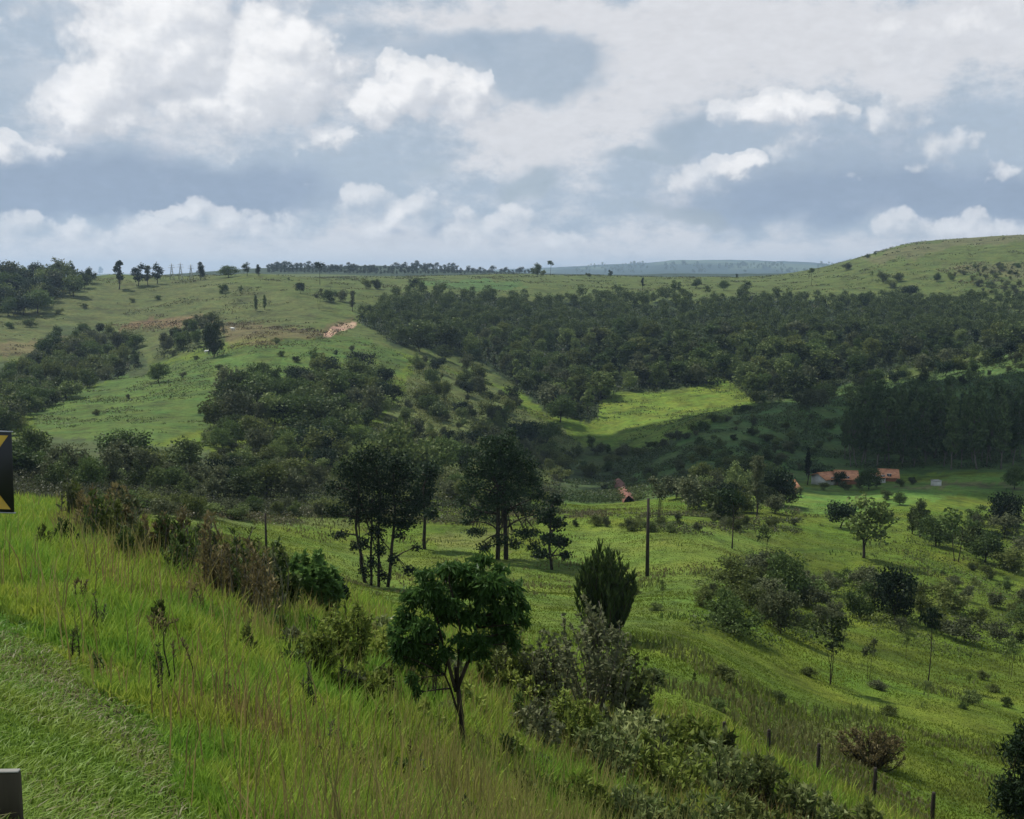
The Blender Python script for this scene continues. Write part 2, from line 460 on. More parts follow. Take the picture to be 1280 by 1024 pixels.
# bare and eroded earth
paint((0.170, 0.095, 0.055), [(140, 404), (205, 394), (270, 396), (262, 402), (200, 409), (150, 410)], 470, 720, .55)
paint((0.140, 0.105, 0.050), [(-10, 426), (90, 424), (80, 438), (-10, 445)], 430, 640, .6)
paint((0.130, 0.085, 0.045), [(268, 402), (320, 408), (400, 414), (440, 400), (446, 408), (400, 418), (340, 430), (285, 430)], 440, 660, .5)
paint((0.420, 0.270, 0.190), [(402, 419), (418, 409), (443, 402), (446, 409), (424, 415), (408, 423)], 440, 660, .95, .3)
paint((0.110, 0.105, 0.048), [(1170, 334), (1300, 324), (1300, 352), (1230, 345)], 800, 1200, .55)
paint((0.120, 0.110, 0.055), [(1080, 322), (1150, 303), (1300, 292), (1300, 303), (1180, 310), (1100, 330)], 850, 1200, .6)
paint((0.130, 0.125, 0.050), [(540, 668), (640, 660), (640, 690), (545, 688)], 90, 170, .4)
paint((0.105, 0.105, 0.040), [(920, 905), (1080, 900), (1130, 960), (960, 960)], 35, 80, .5)
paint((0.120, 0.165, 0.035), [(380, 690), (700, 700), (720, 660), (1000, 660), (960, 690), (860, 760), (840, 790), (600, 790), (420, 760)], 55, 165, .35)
# upper pasture brightness streaks, dark woods and the far hills
paint((0.060, 0.120, 0.032), [(510, 352), (650, 347), (660, 358), (560, 366)], 800, 1400, .7)
gc[(GY > 1450)] = (0.030, 0.048, 0.026)
far = GY > 2800
fn = fbm(GX / 420, GY / 700, 77, 4)
gc[far] = np.where(fn[far][:, None] > 0.12, np.array((0.075, 0.105, 0.055)), np.array((0.022, 0.042, 0.026)))
# near roadside
tall_edge = [(-400, 710), (0, 770), (90, 815), (170, 900), (215, 960), (250, 1024), (310, 1200), (310, 1500), (-600, 1500)]
P_BANK = [(-900, 560), (-100, 600), (120, 640), (250, 690), (350, 735), (480, 770), (640, 800), (770, 850), (880, 905), (980, 955), (1090, 1010), (1200, 1060), (1500, 1160), (2400, 1500), (2400, 4000), (-900, 4000)]
BJX = PXG + 26 * fbm(GX / 5, GY / 5, 71, 3); BJY = PYG + 22 * fbm(GX / 5, GY / 5, 73, 3)
nr = (GY < 90) & inpoly(BJX, BJY, P_BANK)
gc[nr] = (0.090, 0.110, 0.032)
mown_m = inpoly(PXG + 46 * fbm(GX / .9, GY / .9, 81, 3), PYG + 26 * fbm(GX / .9, GY / .9, 83, 3), tall_edge) & (GY < 16)
gc[mown_m] = (0.085, 0.115, 0.034)
clip = fbm(GX / 0.5, GY / 0.5, 91, 4)
def rutdist(px, py):
    d = np.full(np.shape(px), 1e9)
    pl = [(-40, 800), (0, 818), (60, 852), (130, 888), (190, 950), (225, 1010)]
    for (ax, ay), (bx_, by_) in zip(pl[:-1], pl[1:]):
        t = np.clip(((px - ax) * (bx_ - ax) + (py - ay) * (by_ - ay)) / ((bx_ - ax) ** 2 + (by_ - ay) ** 2), 0, 1)
        d = np.minimum(d, np.hypot(px - ax - t * (bx_ - ax), py - ay - t * (by_ - ay)))
    return d


gc[mown_m & (rutdist(PXG, PYG) < 26 + 40 * clip)] = (0.060, 0.055, 0.026)
gc[mown_m & (clip > 0.42)] = (0.100, 0.100, 0.048)
dry = smooth(PXG + 40 * fbm(GX / 2.5, GY / 2.5, 55, 3), 330, 520)
nn = nr & ~mown_m
gc[nn] = gc[nn] * (1 - 0.55 * dry[nn][:, None]) + np.array((0.085, 0.075, 0.035)) * 0.55 * dry[nn][:, None]

idx = np.arange(NA * NY).reshape(NA, NY)
q = np.stack([idx[:-1, :-1], idx[1:, :-1], idx[1:, 1:], idx[:-1, 1:]], -1).reshape(-1, 4)
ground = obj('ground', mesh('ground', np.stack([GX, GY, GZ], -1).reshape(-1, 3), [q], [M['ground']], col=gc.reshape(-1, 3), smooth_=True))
tag(ground, 'green rolling valley ground of pasture, scrub and bare earth', 'ground', kind='structure')


# ------------------------------------------------------------------ foliage builders
def unit(n, rng):
    v = rng.normal(size=(n, 3)); return v / np.linalg.norm(v, axis=1)[:, None]


def leafquads(c, d, L, Wd, rng):
    """diamond leaves: base c, long axis d"""
    n = len(c)
    e = np.cross(d, unit(n, rng)); e /= (np.linalg.norm(e, axis=1)[:, None] + 1e-9)
    nrm = np.cross(d, e)
    L = (L * rng.uniform(.65, 1.35, n))[:, None]; Wd = (Wd * rng.uniform(.7, 1.3, n))[:, None]
    v = np.empty((n, 4, 3))
    v[:, 0] = c - d * L * .5; v[:, 2] = c + d * L * .5 - nrm * L * 0.12
    v[:, 1] = c + e * Wd * .5 + nrm * L * 0.06; v[:, 3] = c - e * Wd * .5 + nrm * L * 0.06
    return v.reshape(-1, 3), np.arange(n * 4).reshape(n, 4)


def clump_points(cl, n, rng, fill=2.4):
    """points through a set of ragged leaf clumps (centre, radii)"""
    w = np.array([r[0] * r[1] + r[1] * r[2] for _, r in cl]); w = w / w.sum()
    out, outd = [], []
    for (c, r), k in zip(cl, rng.multinomial(n, w)):
        if k == 0: continue
        u = unit(k, rng)
        rr = rng.uniform(0, 1, k) ** (1 / fill)
        lump = 1 + 0.28 * np.sin(u[:, 0] * 5 + c[0] * 7) * np.sin(u[:, 1] * 6 + c[1] * 5) + 0.2 * np.sin(u[:, 2] * 9 + c[2] * 3)
        out.append(np.array(c) + u * np.array(r) * (rr * lump)[:, None]); outd.append(u)
    return np.concatenate(out), np.concatenate(outd)


def leafmesh(name, cl, n, L, Wd, mat, rng, droop=0.0, outw=0.6, fill=2.4):
    p, u = clump_points(cl, n, rng, fill)
    d = unit(len(p), rng) + u * outw + np.array((0, 0, -droop))
    d /= np.linalg.norm(d, axis=1)[:, None]
    v, f = leafquads(p, d, L, Wd, rng)
    return v, f


def limb(a, b, rng, n=5, sag=0.12):
    a, b = np.array(a, float), np.array(b, float)
    L = np.linalg.norm(b - a)
    off = rng.normal(size=3) * L * sag * .6 + np.array((0, 0, L * sag * .4))
    return [a + (b - a) * t + off * math.sin(math.pi * t) for t in np.linspace(0, 1, n)]


def tree_geo(rng, H, wid, base, ncl, nleaf, L, Wd, tr, stems=1, crown_r=(.30, .46), droop=0.0, squash=1.0, spread=0.0, flat=0.72, peak=0.0, fill=2.4, depth=1.0):
    """returns (trunk MB, leaf verts, leaf faces): a tapered, forked trunk with a limb to every clump"""
    cz, hz = H * (base + 1) / 2, H * (1 - base) / 2
    cl = []
    for i in range(ncl):
        u = unit(1, rng)[0]; k = rng.uniform(.35, 1.0) ** .6
        z = u[2] * k
        nar = 1 - peak * max(0, (z + 1) / 2) ** 1.2
        p = np.array((u[0] * k * wid * .5 * flat * nar, u[1] * k * wid * .5 * flat * nar * depth, cz + z * hz * .78))
        r = wid * .5 * rng.uniform(*crown_r) * (nar * .6 + .4)
        cl.append((p, (r * rng.uniform(.85, 1.2), r * rng.uniform(.85, 1.2) * depth, r * squash * rng.uniform(.7, 1.0))))
    cl.append(((0, 0, cz), (wid * .22, wid * .22 * depth, hz * .6)))
    tb = MB()
    tops = []
    for s in range(stems):
        b0 = np.array((0, 0, 0)) if stems == 1 else np.array((math.cos(s * 2.4) * tr * 2.2 * rng.uniform(.7, 1.6), math.sin(s * 2.4) * tr * 2, 0))
        lean = np.array((rng.normal() * .05 * H, rng.normal() * .05 * H, 0)) + (b0 * spread)
        top = b0 + lean + np.array((0, 0, H * (base + (1 - base) * .45)))
        path = limb(b0 - np.array((0, 0, .3)), top, rng, 7, .05)
        r0 = tr / math.sqrt(stems) * 1.15
        tb.tube(path, [r0 * (1.25 if i == 0 else 1) * (1 - .75 * i / 6) for i in range(7)], 7)
        tops.append(path)
    for p, r in cl[:-1]:
        path = tops[int(rng.integers(len(tops)))]
        cands = [q for q in path[2:] if q[2] < p[2]] or [path[2]]
        a = cands[-1] if rng.uniform() < .5 else cands[int(rng.integers(len(cands)))]
        lb = limb(a, p, rng, 5)
        tb.tube(lb, [tr * .42 * (1 - .8 * i / 4) for i in range(5)], 5)
    v, f = leafmesh('', cl, nleaf, L, Wd, None, rng, droop, .6, fill)
    v[:, 2] = np.maximum(v[:, 2], 0.03)
    return tb, v, f


class Kind:
    """one built plant of a kind; copies share its meshes. parts=True keeps trunk and crown as parts."""
    def __init__(s, name, leaf, bark, cname='crown', tname='trunk', **kw):
        s.name, s.cname, s.tname = name, cname, tname
        rng = np.random.default_rng(kw.pop('seed'))
        s.H = kw['H']
        tb, v, f = tree_geo(rng, **kw)
        s.w = kw['wid']
        s.trunk = tb.mesh(name + '_' + tname, M[bark], True)
        s.crown = mesh(name + '_' + cname, v, [f], [M[leaf]])
        n0 = len(tb.v)
        fl = [np.array(qv) for qv in tb.q.values()]
        # joined version: faces grouped by corner count
        quads = [fl[i] for i in range(len(fl)) if fl[i].shape[1] == 4]
        oth = [x for x in fl if x.shape[1] != 4]
        faces = [np.concatenate(quads + [f + n0])] + oth
        nm = sum(len(x) for x in quads)
        mi = np.r_[np.zeros(nm), np.ones(len(f)), np.zeros(sum(len(x) for x in oth))].astype(int)
        s.one = mesh(name, np.concatenate([np.array(tb.v), v]), faces, [M[bark], M[leaf]], midx=mi)

    def place(s, name, loc, h, label, cat, group=None, parts=False, wide=1.0, rz=None, rng=R0, tilt=0.0):
        k = h / s.H
        rz = rng.uniform(0, 6.28) if rz is None else rz
        sca = (k * wide, k * wide, k)
        if parts:
            o = empty(name, loc, rz, sca)
            obj(s.tname, s.trunk, o); obj(s.cname, s.crown, o)
        else:
            o = obj(name, s.one, None, loc); o.rotation_euler = (0, 0, rz); o.scale = sca
        if tilt: o.rotation_euler[1] = tilt
        return tag(o, label, cat, group)


def kinds(name, n, seed, leaf, bark='bark', **kw):
    lv = leaf if isinstance(leaf, (list, tuple)) else [leaf]
    return [Kind(name, lv[i % len(lv)], bark, seed=seed + i, **kw) for i in range(n)]


K = {}
K['forest'] = kinds('forest_tree', 8, 100, ['forest', 'forest', 'mid', 'grey', 'forest', 'mid', 'forest', 'olive'], H=9, wid=8.0, base=.0, ncl=13, nleaf=1500, L=.62, Wd=.42, tr=.16)
K['thick'] = kinds('thicket_tree', 6, 120, ['forest', 'grey', 'forest', 'mid', 'forest', 'olive'], H=7, wid=6.6, base=.0, ncl=12, nleaf=1300, L=.52, Wd=.34, tr=.12, stems=2)
K['dome'] = kinds('broad_tree', 3, 140, ['dark', 'forest', 'mid'], H=7, wid=7.5, base=.03, ncl=13, nleaf=2600, L=.42, Wd=.28, tr=.16, squash=.9)
K['lone'] = kinds('pasture_tree', 3, 160, ['dark', 'forest', 'mid'], H=7, wid=5.4, base=.17, ncl=9, nleaf=800, L=.5, Wd=.34, tr=.15)
K['tall'] = kinds('tall_tree', 3, 180, ['dark', 'forest', 'grey'], H=14, wid=5.4, base=.06, ncl=11, nleaf=1100, L=.7, Wd=.45, tr=.22, flat=.66)
K['wisp'] = kinds('spindly_tree', 3, 200, ['forest', 'mid', 'grey'], H=6, wid=3.6, base=.42, ncl=6, nleaf=340, L=.36, Wd=.24, tr=.06, stems=2)
K['umb'] = kinds('umbrella_tree', 2, 220, ['forest', 'dark'], H=8, wid=4.6, base=.62, ncl=7, nleaf=500, L=.45, Wd=.3, tr=.11, squash=.6)
K['bush'] = kinds('bush', 5, 240, ['olive', 'mid', 'grey', 'olive', 'forest'], H=2.6, wid=4.0, base=.02, ncl=10, nleaf=2400, L=.21, Wd=.13, tr=.04, stems=4, squash=.8, fill=1.8)
K['pbush'] = kinds('pasture_bush', 5, 340, ['olive', 'mid', 'mid', 'olive', 'grey'], H=2.6, wid=3.8, base=.0, ncl=12, nleaf=2000, L=.2, Wd=.12, tr=.04, stems=5, squash=.8, fill=1.5, crown_r=(.2, .42))
K['scrub'] = kinds('scrub_bush', 4, 260, ['grey', 'olive', 'grey', 'forest'], H=4.2, wid=4.4, base=.02, ncl=11, nleaf=1800, L=.30, Wd=.17, tr=.06, stems=3, fill=1.8)
K['gum'] = kinds('eucalyptus_tree', 5, 280, 'gum', 'palebark', H=24, wid=6.6, base=.04, ncl=26, nleaf=2000, L=.95, Wd=.42, tr=.22, droop=.8, crown_r=(.32, .5), peak=.62, flat=.8)
K['cyp'] = kinds('cypress_tree', 1, 300, 'dark', 'bark', H=11, wid=2.6, base=.04, ncl=20, nleaf=1500, L=.45, Wd=.2, tr=.14, peak=.72, crown_r=(.4, .6), droop=-.9, flat=.6)
K['cone'] = kinds('conifer_tree', 2, 310, ['dark', 'forest'], H=8, wid=5, base=.05, ncl=18, nleaf=2200, L=.4, Wd=.2, tr=.15, peak=.55, crown_r=(.35, .5), droop=-.3)
CAT = dict(forest='tree', thick='tree', dome='tree', lone='tree', tall='tree', wisp='tree', umb='tree', bush='bush', scrub='bush', pbush='bush', gum='tree', cyp='tree', cone='tree')


def put(kind, px, py, hpx, label, group=None, parts=None, wide=1.0, ymin=0, var=None, name=None, rz=None):
    x, y, z = hit(px, py, ymin)
    ks = K[kind]; k = ks[int(R0.integers(len(ks)))] if var is None else ks[var]
    h = hpx * (y * CT + (EYE - z) * ST) / F
    if parts is None: parts = hpx >= 26
    return k.place(name or k.name, (x, y, z - .05), h, label, CAT[kind], group, parts, wide, rz)


def scatter(kindsel, poly, dx, dy, hrange, label, group, ymin=0, ymax=1e5, limit=None, jit=.45, rows=None, wide=1.0, keep=1.0, rng=R0, order='near', vary=(.75, 1.35)):
    """plants on a jittered net over a patch of hillside (patch outlined as it is seen, each plant at its real distance)"""
    xs = [p[0] for p in poly]; ys = [p[1] for p in poly]
    pts = []
    for j, yy in enumerate(np.arange(min(ys), max(ys) + .1, dy)):
        for xx in np.arange(min(xs) + (j % 2) * dx / 2, max(xs), dx):
            px, py = xx + rng.uniform(-jit, jit) * dx, yy + rng.uniform(-jit, jit) * dy
            if inpoly([px], [py], poly)[0] and rng.uniform() < keep: pts.append((px, py))
    if order == 'near': pts.sort(key=lambda p: -p[1])
    res, n = [], 0
    for px, py in pts:
        x, y, z = hit(px, py, ymin)
        if y > ymax: continue
        if limit is not None and n >= limit:
            res.append((x, y, z)); continue
        kn = kindsel[int(rng.integers(len(kindsel)))]
        k = K[kn][int(rng.integers(len(K[kn])))]
        lab = label(px, py) if callable(label) else label
        h = rng.uniform(*hrange)
        k.place(k.name, (x, y, z - .1), h, lab, CAT[kn], group(px, py) if callable(group) else group, False, wide * rng.uniform(*vary), None, rng)
        n += 1
    return res


def mass(name, spots, kn, hrange, label, group=None, cat='trees'):
    """the far rest of a wood that reads as one mass: one mesh"""
    V, FA, MI, n = [], [], [], 0
    for (x, y, z) in spots:
        k = K[kn][int(R0.integers(len(K[kn])))]
        me = k.crown
        v = np.empty(len(me.vertices) * 3, np.float32); me.vertices.foreach_get('co', v); v = v.reshape(-1, 3)
        f = np.empty(len(me.loops), np.int32); me.loops.foreach_get('vertex_index', f); f = f.reshape(-1, 4)
        sub = R0.choice(len(f), int(len(f) * .6), replace=False)
        vv = v.reshape(-1, 4, 3)[sub].reshape(-1, 3)
        s = R0.uniform(*hrange) / k.H * (.7 if R0.uniform() < .3 else 1); an = R0.uniform(0, 6.28)
        co, si = math.cos(an), math.sin(an)
        vv = np.stack([(vv[:, 0] * co - vv[:, 1] * si) * s + x, (vv[:, 0] * si + vv[:, 1] * co) * s + y, vv[:, 2] * s + z], -1)
        V.append(vv); n += len(vv)
    V = np.concatenate(V)
    o = obj(name, mesh(name, V, [np.arange(len(V)).reshape(-1, 4)], [M['forest']]))
    return tag(o, label, cat, group, 'stuff')

# ------------------------------------------------------------------ trees on the hills, each by its place
LONE = [
    # ridge of the left hill
    ('tall', 149, 362, 44, 'tallest ragged tree on the skyline of the left hill', 'skyline trees of the left hill', 1.0),
    ('lone', 173, 358, 29, 'rounded tree just right of the tallest skyline tree', 'skyline trees of the left hill', 1.0),
    ('tall', 185, 357, 28, 'middle tree of the small skyline grove right of the tallest tree', 'skyline trees of the left hill', 1.2),
    ('lone', 197, 355, 27, 'right-hand tree of the small skyline grove beside the tallest tree', 'skyline trees of the left hill', .9),
    ('lone', 125, 341, 12, 'small dark bush alone in the gap left of the tallest skyline tree', 'skyline trees of the left hill', 1.0),
    ('cone', 251, 350, 25, 'dark upright oval tree standing alone on the left hilltop', None, .95),
    ('dome', 286, 347, 17, 'low dark dome-shaped tree on the left hilltop right of the oval tree', None, 1.5),
    ('lone', 309, 345, 17, 'small round tree right of the dome-shaped hilltop tree', None, .95),
    ('cone', 323, 345, 16, 'small slim tree, last of the row on the left hilltop', None, .9),
    ('umb', 400, 356, 31, 'two-tiered tree standing out against the dark far ridge', None, .8),
    ('bush', 278, 367, 13, 'dark round bush below the dome-shaped hilltop tree', None, .85),
    ('lone', 301, 367, 11, 'little tree right of the dark round hillside bush', None, .8),
    ('cone', 320, 390, 23, 'left slim tree of the pair in the middle of the upper pasture', 'pair of slim trees', .55),
    ('cone', 331, 388, 21, 'right slim tree of the pair in the middle of the upper pasture', 'pair of slim trees', .6),
    ('dome', 376, 367, 16, 'round little tree with a shadow on the upper pasture', None, .85),
    ('wisp', 361, 355, 9, 'thin little tree just under the left hilltop', None, 1.0),
    ('wisp', 399, 387, 30, 'spindly bare-trunked tree left of the dark hedge clump', None, .75),
    ('bush', 413, 378, 17, 'left bush of the dark clump on the upper pasture', 'dark clump on the upper pasture', .9),
    ('bush', 425, 377, 16, 'right bush of the dark clump on the upper pasture', 'dark clump on the upper pasture', .9),
    ('tall', 441, 390, 30, 'leaning dark tree above the bare earth track', None, .9),
    ('dome', 198, 479, 28, 'full round tree casting a shadow on the bright spur field', None, .95),
    ('umb', 275, 481, 27, 'lollipop tree on a thin trunk on the bright spur field', None, .95),
    ('lone', 392, 456, 23, 'small green tree on the spur field below the bare earth track', None, 1.0),
    ('bush', 371, 453, 9, 'small bush left of the green tree on the spur field', None, 1.0),
    ('bush', 268, 447, 50, 'tall dark tree at the right end of the gully thicket', None, .38),
    # middle ridge
    ('bush', 458, 361, 14, 'left bush of the hedge on the middle pasture', 'hedge on the middle pasture', .9),
    ('bush', 472, 362, 14, 'right bush of the hedge on the middle pasture', 'hedge on the middle pasture', .9),
    ('dome', 517, 363, 17, 'single round tree on the middle pasture under the wooded ridge', None, .9),
    ('dome', 671, 346, 18, 'round dark tree on the middle skyline', None, .9),
    ('umb', 688, 345, 20, 'slim tree on a bare trunk on the middle skyline', None, .8),
    ('bush', 679, 345, 8, 'small bush between the two middle skyline trees', None, .8),
    ('bush', 735, 346, 5, 'tiny bush on the skyline left of the blue hills', 'tiny skyline bushes', 1.2),
    ('lone', 763, 347, 10, 'little dark tree where the blue hills meet the ridge', None, 1.0),
    ('tall', 803, 363, 19, 'thin upright tree on the bright ridge pasture', None, .7),
    ('lone', 844, 369, 21, 'round-headed tree with a trunk on the bright ridge pasture', None, .95),
    ('dome', 870, 360, 13, 'left low tree of the cluster below the blue hills', 'cluster below the blue hills', 1.1),
    ('wisp', 884, 375, 19, 'sparse tree in front of the cluster below the blue hills', None, 1.1),
    ('dome', 905, 363, 14, 'right low tree of the cluster below the blue hills', 'cluster below the blue hills', 1.0),
    ('bush', 791, 376, 7, 'small bush at the upper edge of the forest', None, 1.0),
    ('lone', 921, 348, 6, 'tiny tree dot in front of the blue hills', None, 1.0),
    ('lone', 932, 366, 16, 'bushy tree right of the cluster below the blue hills', None, 1.2),
    # right hill
    ('umb', 1014, 357, 23, 'thin-stemmed tree at the foot of the right hill', None, .75),
    ('bush', 1058, 338, 10, 'bush on the slope line of the right hill', None, 1.0),
    ('bush', 1084, 323, 6, 'lower of two dots on the rim of the right hill', None, 1.0),
    ('lone', 1094, 320, 7, 'upper of two dots on the rim of the right hill', None, 1.0),
    ('wisp', 1090, 352, 14, 'thin sapling left of the scrubby group on the right hill', None, .9),
    ('bush', 1103, 352, 13, 'upper left bush of the scrubby group on the right hill', 'scrubby group on the right hill', 1.0),
    ('bush', 1122, 352, 12, 'upper right bush of the scrubby group on the right hill', 'scrubby group on the right hill', 1.0),
    ('bush', 1113, 360, 10, 'lower bush of the scrubby group on the right hill', 'scrubby group on the right hill', 1.3),
    ('dome', 1134, 378, 24, 'round tree rising above the upper forest edge under the right hill', None, 1.0),
    ('dome', 1081, 386, 22, 'dark tree standing out of the upper forest edge', None, .9),
    ('dome', 1171, 353, 13, 'left round bush alone on the right hill', None, .8),
    ('dome', 1190, 352, 8, 'small bush right of the round bush on the right hill', None, .9),
    # the distinct trees of the valley side
    ('dome', 591, 456, 22, 'yellow-green round tree at the left side of the forest', None, .95),
    ('dome', 525, 440, 30, 'rusty-topped round tree at the left forest edge', None, .9),
]
for kn, px, py, h, lab, grp, wd in LONE:
    put(kn, px, py, h, lab, grp, wide=wd, ymin=380 if py < 420 or px > 500 else 300)
for i, k0 in (('ochre', 'bright'), ('rust', 'rust')):
    pass

# left skyline wood
scatter(['tall', 'dome', 'thick', 'thick'], [(-40, 392), (-40, 346), (30, 344), (60, 342), (118, 342), (122, 358), (90, 374), (40, 396), (-40, 404)], 13, 10, (11, 17),
        lambda x, y: 'dark tree of the skyline wood at the left edge' if y < 352 else 'dark tree of the slope wood below the left skyline', 'wood at the left skyline', ymin=500)
# gully thicket between the two left fields
scatter(['thick', 'bush', 'thick'], [(-40, 495), (0, 478), (60, 432), (108, 416), (150, 420), (172, 436), (176, 464), (110, 488), (40, 520), (20, 545), (-40, 560)], 14, 10, (5, 9.5),
        'dark tree of the thicket in the gully left of the spur field', 'gully thicket left of the spur field', ymin=270)
scatter(['thick', 'thick', 'scrub'], [(192, 446), (205, 424), (235, 410), (262, 402), (276, 418), (276, 440), (235, 440)], 13, 10, (6, 9),
        'grey-green tree of the thicket under the red bank', 'thicket under the red bank', ymin=440)
for i, (px, py, h) in enumerate(((228, 472, 8), (300, 470, 7), (330, 462, 10), (352, 446, 8), (420, 446, 9), (160, 500, 8), (120, 520, 9), (250, 520, 10), (440, 440, 10), (345, 430, 9), (213, 500, 6))):
    put(['bush', 'lone', 'scrub'][i % 3], px, py, h, 'small bush dotted over the bright spur field', 'small bushes on the spur field', ymin=250)
for px, py, h in ((14, 411, 9), (38, 409, 12), (105, 386, 7), (96, 352, 8), (75, 393, 8), (198, 375, 6), (165, 378, 6), (215, 446, 9), (245, 450, 6)):
    put('bush', px, py, h, 'scattered low bush on the upper left pasture', 'scattered bushes on the upper left pasture', ymin=400, wide=1.1)
# scrubby patches of the right hill
scatter(['bush', 'scrub'], [(1180, 346), (1215, 334), (1300, 330), (1300, 352), (1215, 352)], 10, 6, (2, 5), 'low scrub bush on the upper brown patch of the right hill', 'scrub on the right hill', ymin=700)
scatter(['bush', 'scrub', 'thick'], [(1205, 374), (1225, 356), (1300, 354), (1300, 380), (1240, 380)], 11, 7, (3, 6), 'scrub bush on the lower brown patch of the right hill', 'scrub on the right hill', ymin=650)

# the dense forest: the nearest trees one by one, the farthest ones as a mass
rest = scatter(['forest', 'forest', 'forest', 'forest', 'tall'], P_FOREST, 15, 9, (6.0, 14.5),
               lambda x, y: ('forest tree of the dense wood under the bare earth track' if x < 560 else 'forest tree of the dense wood below the middle pasture' if x < 760 else
                             'forest tree of the dense wood above the yellow-green field' if x < 960 else 'forest tree of the dense wood below the right hill'),
               'dense valley forest', ymin=380, limit=290)
rest += [hit(p, q_, 400) for p, q_ in [(x, 378 + 4 * math.sin(x)) for x in range(700, 860, 9)] + [(x, 384 + 4 * math.sin(x)) for x in range(1050, 1290, 9)]]
mass('forest_canopy', rest, 'forest', (8.5, 13), 'far upper part of the dense dark valley forest')

fw = [hit(px_, q_, 1500) for px_ in range(336, 664, 5) for q_ in (333 + 3 * math.sin(px_ / 40) + abs(px_ - 500) * .02, 338, 343)]
mass('far_wood', [p for p in fw if 1500 < p[1] < 2500], 'forest', (7, 15), 'dark wood along the far ridge on the left horizon')
fw = [hit(px_ + R0.uniform(-4, 4), q_, 5400) for px_ in range(720, 1060, 5) for q_ in (330.5, 332, 334, 336, 338.5, 341) if fbm(np.array(px_ / 22.), np.array(q_ / 5.), 5, 2) > -.05]
mass('far_wood', [p for p in fw if 5400 < p[1] < 11500], 'forest', (14, 30), 'blue distant woods on the far hills between the ridges')
# trees on the lower edge of the spur
scatter(['thick', 'dome', 'thick'], [(262, 536), (275, 505), (330, 486), (375, 474), (440, 460), (482, 468), (500, 500), (470, 530), (430, 556), (370, 545)], 18, 11, (5, 12),
        'dark tree of the belt along the lower edge of the spur field', 'tree belt below the spur field', ymin=230)
scatter(['thick', 'scrub', 'scrub', 'dome'], [(500, 520), (520, 455), (556, 446), (612, 478), (660, 520), (690, 560), (690, 590), (630, 600), (560, 590), (505, 560)], 15, 10, (2.5, 9),
        'grey-green tree of the open scrub between forest and valley floor', 'open scrub slope', ymin=200, keep=.6)
scatter(['thick', 'scrub', 'dome'], [(250, 560), (275, 535), (380, 548), (440, 560), (500, 556), (500, 600), (440, 616), (380, 590), (300, 566)], 19, 10, (3, 8.5), 'dark bush between the tree belt and the bush band', 'bushes between belt and band', ymin=150)
scatter(['thick', 'scrub'], [(560, 625), (580, 600), (640, 600), (690, 592), (690, 630), (640, 642)], 20, 9, (2.5, 6), 'dark bush behind the foot of the tallest valley tree', 'bushes behind the tallest valley tree', ymin=150)
# big dark trees behind the two stands
for px, py, h, w, lab in ((505, 612, 92, .95, 'large dark tree behind the multi-stemmed tree'), (545, 600, 62, .95, 'smaller dark tree right of the large dark one on the scrub slope'),
                          (455, 606, 60, .9, 'dark tree at the left of the large dark tree on the scrub slope'), (418, 560, 44, 1.0, 'dark tree below the belt of the spur field'),
                          (655, 560, 40, 1.0, 'dark tree above the tall valley tree'), (700, 528, 40, 1.0, 'dark forest-edge tree left of the yellow-green field')):
    put('dome', px, py, h, lab, None, True, w, ymin=160)
# dark bushes along the gully and round the yellow-green field
scatter(['bush', 'thick', 'scrub'], [(675, 608), (690, 560), (740, 560), (790, 568), (770, 590), (720, 612)], 19, 10, (2.5, 5), 'dark bush in the shaded gully below the yellow-green field', 'gully bushes', ymin=230)
for i in range(22):
    t = i / 21
    px = 765 + (955 - 765) * t; py = 574 - 74 * t ** 1.15 + 4 * math.sin(i * 2.1)
    put(['bush', 'thick'][i % 2], px, py + 4, R0.uniform(9, 16), 'dark bush of the hedge below the yellow-green field', 'hedge below the yellow-green field', False, 1.2, ymin=280)
for px, py, h in ((810, 600, 16), (850, 590, 14), (880, 575, 20), (900, 560, 13), (940, 545, 12), (960, 575, 18), (985, 565, 14), (925, 590, 12), (830, 560, 10), (870, 545, 9)):
    put('scrub', px, py, h, 'bush on the shaded hillside behind the houses', 'bushes on the shaded hillside', False, 1.3, ymin=220)
scatter(['thick', 'scrub', 'dome'], [(985, 520), (1060, 486), (1130, 466), (1200, 452), (1300, 436), (1300, 462), (1200, 472), (1110, 490), (1050, 512)], 19, 11, (5, 9),
        'dark tree of the shaded ridge behind the eucalyptus stand', 'trees of the shaded ridge', ymin=300)
scatter(['scrub', 'bush', 'thick'], [(800, 610), (815, 578), (870, 555), (940, 522), (1040, 505), (1040, 560), (1000, 590), (930, 585), (860, 612)], 25, 9, (1.4, 3.4), 'bush on the shaded hillside behind the houses', 'bushes on the shaded hillside', ymin=220, keep=.75)
scatter(['scrub', 'bush'], [(1045, 545), (1060, 510), (1140, 480), (1200, 470), (1300, 460), (1300, 500), (1200, 520), (1060, 552)], 22, 9, (1.6, 4.5), 'bush on the shaded slope above the eucalyptus stand', 'bushes above the eucalyptus stand', ymin=290, keep=.8)
# eucalyptus stand
rng = np.random.default_rng(5)
scatter(['gum'], [(1050, 588), (1062, 560), (1085, 552), (1160, 548), (1225, 548), (1300, 540), (1300, 586), (1240, 590), (1150, 588)], 15, 9, (17, 25),
        lambda x, y: 'tall eucalyptus in the front row of the dark stand' if y > 575 else 'tall eucalyptus inside the dark stand behind the houses', 'eucalyptus stand', ymin=255, rng=rng, wide=.9)
